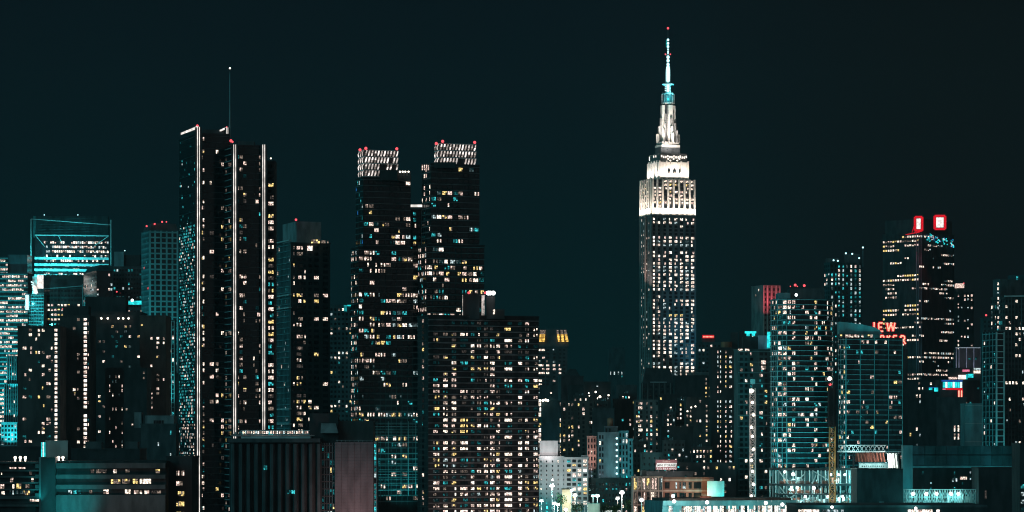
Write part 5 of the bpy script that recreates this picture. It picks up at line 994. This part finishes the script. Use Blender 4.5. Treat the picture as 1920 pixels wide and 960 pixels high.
b = T.mb('vent_box'); b.box(P(1649, 947, 1698.5), (2.6, 0, 0), (0, 1.5, 0), (0, 0, 1.9), W['teal_panel'])
# cranes
def lattice(T, px, half, y0, y1, d, mat, step=9.0, r=0.16, part='mast'):
    b = T.mb(part); xa, xb = X(px - half, d), X(px + half, d); w_ = xb - xa
    for x in (xa, xb):
        for yy in (d, d + w_): b.beam((x, yy, Z(y1, d)), (x, yy, Z(y0, d)), r * 1.6, W[mat])
    n = max(1, int((y1 - y0) / step))
    for i in range(n):
        za, zb_ = Z(y1 - i * step, d), Z(y1 - (i + 1) * step, d)
        for q, (p0, p1) in enumerate((((xa, d), (xb, d)), ((xa, d + w_), (xb, d + w_)), ((xa, d), (xa, d + w_)), ((xb, d), (xb, d + w_)))):
            b.beam((*(p0 if (i + q) % 2 else p1), za), (*(p1 if (i + q) % 2 else p0), zb_), r, W[mat])
            if q < 2: b.beam((*p0, za), (*p1, za), r, W[mat])
    return xa, xb, w_
T = Thing('construction_hoist', 'tall white lattice mast strung with bright white lamps', 'crane', (X(1411.5, 1900), 1900, 0))
xa, xb, w_ = lattice(T, 1411.5, 5.2, 728, 1020, 1900, 'steel', 10, 0.17)
b = T.mb('mast_base'); b.box((xa - 1.5, 1898.5, 0), (xb - xa + 3, 0, 0), (0, w_ + 3, 0), (0, 0, Z(1020, 1900)), W['grey_concrete'])
b = T.mb('head_box'); b.box(P(1407, 720, 1900), (X(1416, 1900) - X(1407, 1900), 0, 0), (0, 3, 0), (0, 0, 3.0), W['teal_panel']); b.beam(P(1411, 730, 1901.5), P(1411, 720, 1901.5), 0.3, W['dark_steel'])
for i, py in enumerate((733, 755, 778, 801, 818, 842, 863, 884, 908, 930)):
    m = MB(); c = P(1411 + (i % 3 - 1) * 2, py, 1898.2); m.ball(c, 1.35 if i == 0 else 0.9, E['bulb_warm']); m.beam(c, c + Vector((0, 1.8, 0)), 0.12, W['dark_steel']); T.add('lamp', m)
    T.lamp(P(1411.5, py, 1900 + w_ / 2), 550, (1, 0.88, 0.76), 0.4); T.lamp(P(1411.5, py + 8, 1892), 260, (1, 0.88, 0.76), 0.4)
T.lamp(P(1411, 716, 1894), 900, (0.1, 0.9, 0.9))
T = Thing('tower_crane', 'yellow lattice crane mast with dark upper section and red beacon', 'crane', (X(1561, 1760), 1760, 0))
xa, xb, w_ = lattice(T, 1561, 5.3, 800, 1000, 1760, 'yellow_paint', 10.5, 0.13)
b = T.mb('mast_base'); b.box((xa - 1.5, 1758.5, 0), (xb - xa + 3, 0, 0), (0, w_ + 3, 0), (0, 0, Z(1000, 1760)), W['grey_concrete'])
lattice(T, 1559, 4.2, 722, 800, 1760.5, 'black_stone', 8, 0.28, part='upper_mast')
b = T.mb('climbing_cage'); b.box(P(1553, 800, 1762), (X(1567, 1762) - X(1553, 1762), 0, 0), (0, 3, 0), (0, 0, Z(728, 1762) - Z(800, 1762)), W['black_stone'])
T.beacon(1555.5, 710, 1756, 1.2, 'bulb_warm'); T.beacon(1556.5, 721, 1757, 1.0)
for py in (830, 860, 890, 915, 935): T.lamp(P(1561, py, 1752), 600, (1, 0.88, 0.7), 0.4); T.lamp(P(1561, py, 1760 + w_ / 2), 200, (1, 0.85, 0.6), 0.4)
# covered bridge on the right
T = Thing('covered_bridge', 'long dark teal panelled bridge carried on a tall pier at the lower right', 'bridge', (X(1800, 1750), 1750, 0))
d = 1750; b = T.mb('deck_panel')
for y0, y1, o in ((836, 852, 0), (854, 873, -0.3)):
    for i in range(9):
        xa, xb = 1712 + i * 21, 1732.6 + i * 21; b.box((X(xa, d), d + o - 0.15 * (i % 3), Z(y1, d)), (X(xb, d) - X(xa, d), 0, 0), (0, 8, 0), (0, 0, Z(y0, d) - Z(y1, d)), W['dark_teal' if i % 3 else 'teal_glass'])
b.box((X(1712, d), d - 0.8, Z(877, d)), (X(1897, d) - X(1712, d), 0, 0), (0, 9, 0), (0, 0, 1.0), W['teal_panel']); b.box((X(1712, d), d + 0.3, Z(854, d)), (X(1897, d) - X(1712, d), 0, 0), (0, 7, 0), (0, 0, 0.6), W['black_stone'])
b = T.mb('pier'); b.box((X(1693.5, d), d + 0.5, 0), (X(1711.5, d) - X(1693.5, d), 0, 0), (0, 8, 0), (0, 0, Z(835, d)), W['teal_panel']); b = MB(); T.pier2 = b; b.box((X(1880, d), d + 2, 0), (5, 0, 0), (0, 5, 0), (0, 0, Z(877, d)), W['charcoal']); T.add('pier', b)
T.flood(P(1702, 960, 1725), P(1702, 890, 1750), 14000, (0.02, 0.6, 0.65), 70, 0.9, housing=False); T.flood(P(1850, 900, 1725), P(1850, 860, 1750), 9000, (0.02, 0.6, 0.65), 110, 0.9, housing=False)
T = bld('black block beneath the covered bridge with faint cool lights', 1712, 1712, 1838, 878, 1775, name='low_block', wall='black_stone', depth=20,
        front=dict(fh=3.0, bay=2.3, ww=.35, wh=.5, panes=1, p=.13, pal='ttces', dark=False))
win_at(T, 1800, 1813, 894, 899, 1774.8, 'w', 5); win_at(T, 1785, 1795, 897, 903, 1774.8, 's', 3)
T = Thing('lit_truss', 'low lattice truss glowing cyan with five round lamps', 'scaffold', (X(1765, 1700), 1700, 0))
d = 1700; b = T.mb('truss')
for i in range(29):
    a = 1695 + i * 4.8; b.beam(P(a, 918, d), P(a, 946, d), 0.16, W['slab'])
    if i % 2 == 0 and i < 28: b.beam(P(a, 918, d + .4), P(a + 9.6, 946, d + .4), 0.14, W['white_paint']); b.beam(P(a, 946, d + .4), P(a + 9.6, 918, d + .4), 0.14, W['white_paint'])
for py in (918, 932, 946): b.beam(P(1694, py, d - .2), P(1834, py, d - .2), 0.22, W['slab'])
for i in range(34): px = 1697 + T.rg.random() * 134; b.box(P(px, 944, d + 2.5 + T.rg.random() * 2), (0.5 + T.rg.random(), 0, 0), (0, 0.6, 0), (0, 0, 1 + T.rg.random() * 5), W[T.rg.choice(('slab', 'white_paint', 'steel', 'teal_panel'))])
for px in (1695, 1740, 1790, 1833): b.box((X(px, d), d + 1, 0), (0.8, 0, 0), (0, 0.8, 0), (0, 0, Z(946, d)), W['charcoal'])
for px in (1712, 1737, 1756, 1783, 1797): 
    m = MB(); c = P(px, 926, d - 0.8); m.ball(c, 0.85, E['lamp_white']); m.beam(c, c + Vector((0, 1, .5)), .12, W['dark_steel']); T.add('work_lamp', m); T.lamp(c + Vector((0, -2.5, -1)), 900, (0.2, 0.95, 0.95), .3); T.lamp(c + Vector((0, 2.2, -2)), 500, (0.4, 1, 0.98), .3)
T = bld('black windowless block under the right end of the covered bridge', 1835, 1835, 1914, 877, 1690, name='low_block', wall='black_stone', depth=25, front=dict(fh=9, bay=8, ww=.15, wh=.5, panes=1, p=.15, pal='ek', dark=False))
T = bld('black building cut by the right picture edge with a column of small cyan windows', 1912, 1912, 1960, 832, 1600, name='low_block', wall='black_stone', depth=25,
        front=dict(fh=4.0, cols=[(1917, 6, 1, 2)], wh=.5, p=0, dark=False, top=20, always={0: 'cts'}))
# foreground roofs at the bottom right
T = Thing('low_roof', 'long dark flat roof along the bottom edge beneath the glowing site', 'building', (X(1700, 1500), 1500, 0))
b = T.mb('wall'); b.box((X(1495, 1500), 1500, 0), (X(1850, 1500) - X(1495, 1500), 0, 0), (0, 60, 0), (0, 0, Z(950, 1500)), W['black_stone']); b = T.mb('roof_edge'); b.box((X(1494, 1500), 1499.6, Z(951.5, 1500)), (X(1851, 1500) - X(1494, 1500), 0, 0), (0, 60, 0), (0, 0, 1.1), W['charcoal'])
for x0, x1, c, n in ((1497, 1536, 'W', 8), (1541, 1582, 's', 8), (1702, 1762, 'W', 9)): win_at(T, x0, x1, 955.5, 972, 1499.8, c, n)
for px, py in ((1560, 951), (1717, 953)): 
    T.beacon(px, py, 1497, 0.7, 'lamp_white'); T.lamp(P(px, py, 1493), 2500, (0.1, 0.95, 0.95), .3)
# teal fronted shop building, bottom
T = Thing('shop_building', 'low teal fronted building with a bright curtained glass front along the bottom edge', 'building', (X(1242, 1650), 1650, 0))
c0, c1 = P(1242, 940, 1650), P(1492, 948, 1667); e = Vector((c1.x - c0.x, 17, 0)); L = e.length; e.normalize(); n = Vector((e.y, -e.x, 0)); zt = Z(940, 1650)
b = T.mb('wall'); b.prism([(c0.x, c0.y), (c1.x, c1.y), (c1.x - 8, c1.y + 38), (c0.x - 8, c0.y + 38)], 0, zt, W['teal_panel'])
b = T.mb('fascia'); q = Vector((c0.x, c0.y, zt - 2.4)); b.box(q, e * L, n * 0.6, (0, 0, 2.7), W['teal_panel'])
for i in range(58):
    s_ = 4 + i * (L - 6) / 58; q = c0 + e * s_; r = T.rg.random()
    if i in (2, 3, 4): continue
    T.window((q.x, q.y, zt - 9), e, n, 'W' if r < .5 else 'w' if r < .72 else 's' if r < .88 else 'd', (L / 58) * T.rg.uniform(.55, .95), 6.4 if T.rg.random() < .75 else 4.6, 1, off=.15)
b = T.mb('roof'); b.prism([(c0.x + 4, c0.y + 6), (c1.x - 2, c1.y + 6), (c1.x - 8, c1.y + 36), (c0.x - 4, c0.y + 36)], zt + 0.1, zt + 1.4, W['brown_brick'])
b = T.mb('roof_box'); b.box(P(1313, 938, 1664), (6.0, 0, 0), (0, 4, 0), (0, 0, 2.2), W['net_red'])
for i in range(16): px = 1265 + i * 13; b.beam(P(px, 942, 1660), P(px, 937, 1660), 0.1, W['steel'])
for px, py in ((1262, 930), (1264, 940), (1326, 942), (1436, 943), (1467, 946)):
    m = MB(); c = P(px, py, 1645); m.ball(c, 0.95, E['lamp_white']); m.beam(c, c + Vector((0, 6, -0.3)), .12, W['dark_steel']); T.add('lamp', m); T.lamp(c + Vector((0, -3, 0)), 2600, (0.55, 0.95, 0.9), .3); T.lamp(c + Vector((0, 4, 3)), 1200, (1, 0.75, 0.65), .3)
T.flood(P(1300, 990, 1625), P(1310, 945, 1655), 20000, (0.05, 0.9, 0.88), 120, .9, housing=False); T.flood(P(1430, 990, 1630), P(1430, 950, 1663), 20000, (0.05, 0.9, 0.88), 120, .9, housing=False)
# brown brick building with mullion grid
T = Thing('brick_building', 'brown building with a dense mullion grid of windows and a brick wing', 'building', (X(1188, 1800), 1800, 0))
mass(T, 1187, 1187, 1243, 893, 1800, wall='brown_brick', depth=25, parapet=False, front=dict(fh=8.1, bay=2.35, ww=.62, wh=.8, sill=.1, panes=2, p=.42, pal='wwpdsyd', piers=(.45, .35, 'pink_stone'), bands=(.6, .45, 'pink_stone'), top=.4))
mass(T, 1243.2, 1243.2, 1338, 895, 1803, wall='red_brick', depth=25, parapet=False, front=dict(fh=6.2, cols=[(1251, 9, .2, 1), (1265, 9, 3, 3), (1280, 12, 3, 4), (1294, 6, 3, 2), (1308, 14, 3, 5)], wh=.6, sill=.2, p=.3, pal='sgtdse', bands=(.9, .4, 'pink_stone'), top=1.6))
roofbox(T, 1203, 1212, 882, 895, 1806, 'pink_stone', 5)
T.flood(P(1262, 960, 1780), P(1262, 910, 1803), 11000, (1, .75, .62), 120, .9, housing=False); T.flood(P(1215, 985, 1770), P(1215, 930, 1800), 12000, (1, .78, .7), 100, .9, housing=False); T.flood(P(1320, 940, 1785), P(1315, 905, 1803), 8000, (1, .6, .2), 120, .9, housing=False)
T = Thing('billboard', 'blank bright teal billboard panel at the end of the brick wing', 'billboard', (X(1342, 1795), 1795, 0))
b = T.mb('panel'); b.box(P(1326, 931, 1794), (X(1358, 1794) - X(1326, 1794), 0, 0), (0, 1, 0), (0, 0, Z(902, 1794) - Z(931, 1794)), W['slab'])
b = T.mb('post'); 
for px in (1332, 1352): b.beam((X(px, 1796), 1796, 0), (X(px, 1796), 1796, Z(902, 1796)), .35, W['dark_steel'])
T.flood(P(1342, 940, 1780), P(1342, 916, 1794), 16000, (.02, .9, .88), 120, .9)
b = MB()
for i in range(7): px = 1330 + i * 4; b.beam(P(px, 934, 1796), P(px + 5, 926 + (i % 3) * 2, 1793), .5, W['dark_teal'])
# storage billboard
bld('unlit dark block carrying the plum coloured storage billboard', 1203, 1203, 1300, 884, 1960, name='low_block', wall='black_stone', depth=25, yv=930, front=dict(fh=3.4, bay=3.4, ww=.3, wh=.4, panes=1, p=.08, pal='cwst', dark=False))
bld('plain teal grey block with faint window holes behind the storage billboard', 1203, 1203, 1242, 849, 2010, name='low_block', wall='dark_teal', depth=20, yv=900, front=dict(fh=4.0, bay=3.2, ww=.3, wh=.35, panes=1, p=0, pal='k'))
bld('shadowed black block left of the dark teal apartment tower', 1268, 1268, 1380, 868, 1990, name='low_block', wall='black_stone', depth=25, yv=960, front=dict(fh=3.8, bay=2.8, ww=.5, wh=.5, panes=1, p=.28, pal='wwWdcyk', dark=False))
T = Thing('billboard', 'plum rooftop billboard reading MINI STORAGE with a phone number', 'billboard', (X(1249, 1950), 1950, Z(885, 1950)))
d = 1950; b = T.mb('panel'); b.box(P(1229.5, 881, d), (X(1269.5, d) - X(1229.5, d), 0, 0), (0, .8, 0), (0, 0, Z(862, d) - Z(881, d)), mat_wall('billboard_plum', (0.24, 0.10, 0.11), amt=.1))
b = T.mb('title_band'); f0 = d - .06; b.face((P(1229.8, 875.3, f0), P(1267, 875.3, f0), P(1269.2, 868.2, f0), P(1231.8, 868.2, f0)), W['white_paint'])
b = T.mb('lettering'); f1 = d - .14; k = d / F
text_mesh(b, 'MINI STORAGE', P(1232.8, 874.2, f1), (1, 0, 0), (0, 0, 1), 5.6 * k, W['black_stone'], 0.15, 34 * k)
text_mesh(b, '212 563 6900', P(1230.8, 880.0, f1), (1, 0, 0), (0, 0, 1), 4.6 * k, W['white_paint'], 0, 37.5 * k)
text_mesh(b, 'Farthow', P(1242.0, 867.0, f1), (1, 0, 0), (0, 0, 1), 5.0 * k, W['pink_stone'], 0.35, 15 * k)
b = T.mb('post')
for px in (1235, 1249, 1263): b.beam(P(px, 886, d + 1), P(px, 864, d + 1), .25, W['dark_steel'])
T.flood(P(1249, 890, d - 14), P(1249, 872, d), 9500, (1, .86, .84), 110, .9)

# ---- lamp lit terrace at the foot of the pale blocks
T = Thing('terrace', 'raised dark terrace in front of the pale storage block', 'terrace', (X(1100, 1900), 1900, 0))
zt = 10.5; b = T.mb('deck'); b.box((X(1008, 1850), 1850, 0), (X(1190, 1850) - X(1008, 1850), 0, 0), (0, 190, 0), (0, 0, zt), W['grey_concrete'])
b = T.mb('parapet'); b.box((X(1008, 1850) + .1, 1850.1, zt), (X(1190, 1850) - X(1008, 1850) - .2, 0, 0), (0, .5, 0), (0, 0, 1.1), W['grey_concrete'])
T.flood(P(1140, 975, 1990), P(1145, 920, 2068), 60000, (.02, .8, .82), 90, .9, housing=False); T.flood(P(1030, 960, 2000), P(1030, 915, 2058), 45000, (.02, .8, .82), 80, .9, housing=False)  # unseen teal spots added as lamp spill on the blocks behind
def street_lamp(lb, px, py, d, r, power, color, arm=0.0, flare=False):
    T = Thing('street_lamp', lb, 'street lamp', (X(px, d), d, zt), 'street lamps on the terrace')
    b = T.mb('pole'); x = X(px, d); zh = Z(py, d); b.cyl(x, d, zt, zh - .5, .28, .18, W['steel'], 8); b.box((x - .5, d - .5, zt), (1, 0, 0), (0, 1, 0), (0, 0, .6), W['grey_concrete'])
    b.beam((x - 1.2, d, zh - .5), (x + 1.2, d, zh - .5), .12, W['steel'])
    b = T.mb('lamp_head'); b.ball((x - .55, d - .3, zh), r * .66, E['lamp_white'], 8, 6, .8); b.ball((x + .55, d - .3, zh), r * .66, E['lamp_white'], 8, 6, .8)
    b = T.mb('lamp_hood'); b.box((x - 1.3, d - .7, zh + r * .7), (2.6, 0, 0), (0, 1.4, 0), (0, 0, .25), W['dark_steel'])
    T.lamp((x, d - 3, zh - .2), power * 1.8, color, .4)
wc = (.45, 1, .95)
street_lamp('tallest bright lamp on a mast before the pale storage block', 1035, 911, 1960, 1.5, 22000, wc)
street_lamp('white lamp on a pale mast right of the lit tan gable wall', 1072, 919, 1955, .9, 7000, (.6, 1, .95))
street_lamp('warm white lamp low in front of the square windowed office block', 1078, 929, 1930, 1.25, 10000, (1, .85, .7))
street_lamp('pair lamp directly above the mint lit kiosk', 1120, 930, 1915, 1.2, 9000, wc)
street_lamp('small lamp left of the pair lamp over the kiosk', 1112, 929.5, 1985, .75, 3500, wc)
street_lamp('large warm lamp on a tall mast near the brown mullioned building', 1166, 924, 1935, 1.55, 18000, (.9, 1, .92))
street_lamp('smaller round lamp just left of the large warm lamp', 1158, 934, 1960, .9, 3500, (1, .9, .8))
street_lamp('low lamp at the left edge of the terrace by the balconied slab', 1015, 939, 1900, .9, 4500, wc)
street_lamp('left of two close low lamps on the terrace', 1039, 944, 1885, 1.0, 4500, (.8, 1, .95))
street_lamp('right of two close low lamps on the terrace', 1046, 946, 1885, 1.05, 4500, (.8, 1, .95))
street_lamp('low lamp at the bottom edge beneath the tan gable wall', 1061, 955, 1870, 1.0, 3500, (1, .95, .85))
T = Thing('street_lamp', 'bright lamp on a pole standing at the foot of the brown mullioned building', 'street lamp', (X(1203, 1780), 1780, 0), 'street lamps on the terrace')
b = T.mb('pole'); b.cyl(X(1203, 1780), 1780, 0, Z(939, 1780), .28, .18, W['steel'], 8); b = T.mb('lamp_head'); b.ball(P(1203, 937.5, 1779), 1.15, E['lamp_white'])
T.lamp(P(1203, 937, 1775), 7000, (.3, 1, .95))
T = Thing('gable_building', 'small building with a lamp lit tan gable wall on the terrace', 'building', (X(1063, 1990), 1990, zt))
b = T.mb('wall'); x0, x1 = X(1054, 1990), X(1071, 1990); b.prism([(x0, 1990), (x1, 1990), (x1, 2004), (x0, 2004)], zt, Z(918, 1990), W['limestone']); b = T.mb('roof'); b.box((x0 - .3, 1989.7, Z(918, 1990)), (x1 - x0 + .6, 0, 0), (0, 14, 0), (0, 0, .6), W['charcoal'])
b = T.mb('door'); b.box((x0 + 1.2, 1989.9, zt), (1.4, 0, 0), (0, .15, 0), (0, 0, 2.6), W['dark_steel']); T.lamp(P(1064, 936, 1980), 7000, (1, .85, .45), .4)
T = Thing('kiosk', 'flat roofed mint green lit kiosk with two dark doorways on the terrace', 'kiosk', (X(1113, 1870), 1870, zt))
b = T.mb('lit_wall'); x0, x1 = X(1101.5, 1870), X(1124.5, 1870); b.box((x0, 1870, zt), (x1 - x0, 0, 0), (0, 5, 0), (0, 0, Z(944.5, 1870) - zt), W['pale_concrete']); b = T.mb('roof'); b.box((x0 - .2, 1869.8, Z(944.5, 1870)), (x1 - x0 + .4, 0, 0), (0, 5.4, 0), (0, 0, .35), W['teal_panel'])
for o_ in (.8, 4.2): m = MB(); m.box((x0 + o_, 1869.85, zt), (1.1, 0, 0), (0, .1, 0), (0, 0, 2.0), W['dark_teal']); T.add('door', m)
T.flood(P(1113, 952, 1862), P(1113, 952, 1870), 2200, (.5, 1, .72), 140, .9, housing=False)
T = Thing('shelter', 'teal framed open shelter left of the mint kiosk', 'shelter', (X(1094, 1890), 1890, zt))
b = T.mb('roof'); b.box(P(1087, 943, 1890), (X(1106, 1890) - X(1087, 1890), 0, 0), (0, 5, 0), (0, 0, .5), W['slab']); b = T.mb('post')
for px in (1087.5, 1096, 1104.5): b.box((X(px, 1890), 1890.2, zt), (.35, 0, 0), (0, .35, 0), (0, 0, Z(943, 1890) - zt), W['slab'])
def tree(lb, px, py, d, h, seed, leaf):
    T = Thing('tree', lb, 'tree', (X(px, d), d, zt), 'small trees on the terrace'); rg = random.Random(seed); x = X(px, d); top = Z(py, d)
    b = T.mb('trunk'); b.cyl(x, d, zt, zt + (top - zt) * .55, .3, .15, W['bark'], 8); cl = []
    for i in range(7):
        a = rg.random() * 6.3; r_ = h * (.15 + .3 * rg.random()); c = Vector((x + r_ * math.cos(a), d + r_ * math.sin(a), zt + (top - zt) * (.5 + .42 * rg.random()))); cl.append(c); b.beam((x, d, zt + (top - zt) * .4), c, .1, W['bark'])
    b = T.mb('crown')
    for c in cl:
        for i in range(70):
            q = c + Vector((rg.gauss(0, 1), rg.gauss(0, 1), rg.gauss(0, .8))) * h * .16; s_ = .25 + .25 * rg.random(); a = Vector((rg.uniform(-1, 1), rg.uniform(-1, 1), rg.uniform(-1, 1))).normalized() * s_; c2 = a.cross(Vector((rg.uniform(-1, 1), rg.uniform(-1, 1), 1))).normalized() * s_
            b.face((q - a, q + c2, q + a, q - c2), W[leaf])
tree('leafy tree beside the mast left of the tan gable wall', 1049, 925, 1975, 7, 1, 'leaf_dark'); tree('leafy tree in front of the shelter, left of the kiosk', 1081, 941, 1880, 6, 2, 'leaf_dark')
tree('dark tree just right of the mint kiosk', 1133, 944, 1880, 6, 3, 'leaf_dark'); tree('tree beneath the large warm lamp', 1151, 945, 1885, 6, 4, 'leaf_light'); tree('brightly lit tree against the left side of the brown mullioned building', 1182, 936, 1890, 7, 5, 'leaf_light')
T = Thing('parked_bus', 'pale low bus parked beyond the kiosk on the terrace', 'bus', (X(1147, 1960), 1960, zt))
b = T.mb('body'); q = P(1130, 953, 1960); x0 = q.x; L = X(1164, 1960) - x0; b.box((x0, 1960, zt + .5), (L, 0, 0), (0, 2.5, 0), (0, 0, 2.6), W['white_paint']); b.box((x0 + .4, 1960.2, zt + 3.1), (L - .8, 0, 0), (0, 2.1, 0), (0, 0, .25), W['grey_concrete'])
for i in range(6): m = MB(); m.box((x0 + .6 + i * L / 6.4, 1959.93, zt + 1.7), (L / 8, 0, 0), (0, .1, 0), (0, 0, .9), W['dark_glass']); T.add('window', m)
for i in (.18, .8):
    m = MB(); c = (x0 + L * i, 1960.1, zt + .5)
    for j in range(12): a0, a1 = j * math.pi / 6, (j + 1) * math.pi / 6; m.face(((c[0], c[1] - .15, c[2]), (c[0] + .5 * math.cos(a0), c[1] - .15, c[2] + .5 * math.sin(a0)), (c[0] + .5 * math.cos(a1), c[1] - .15, c[2] + .5 * math.sin(a1))), W['black_stone'])
    T.add('wheel', m)

for T in Thing.all: T.finish()

# ------------------------------------------------------------------ damp night air over the city
hz = MB(); hz.box((-2600, -60, -1), (5200, 0, 0), (0, 4300, 0), (0, 0, 560), W['steel'])
ho = bpy.data.objects.new('haze', hz.mesh('haze')); col.objects.link(ho); ho['kind'] = 'stuff'
hm = bpy.data.materials.new('haze_air'); hm.use_nodes = True; nt = hm.node_tree
for n in list(nt.nodes): nt.nodes.remove(n)
pv = N(nt, 'ShaderNodeVolumePrincipled'); om = N(nt, 'ShaderNodeOutputMaterial'); nt.links.new(pv.outputs[0], om.inputs['Volume'])
pv.inputs['Color'].default_value = (0.62, 0.86, 0.88, 1); pv.inputs['Density'].default_value = 0.000026; pv.inputs['Anisotropy'].default_value = 0.0
ho.data.materials.clear(); ho.data.materials.append(hm)
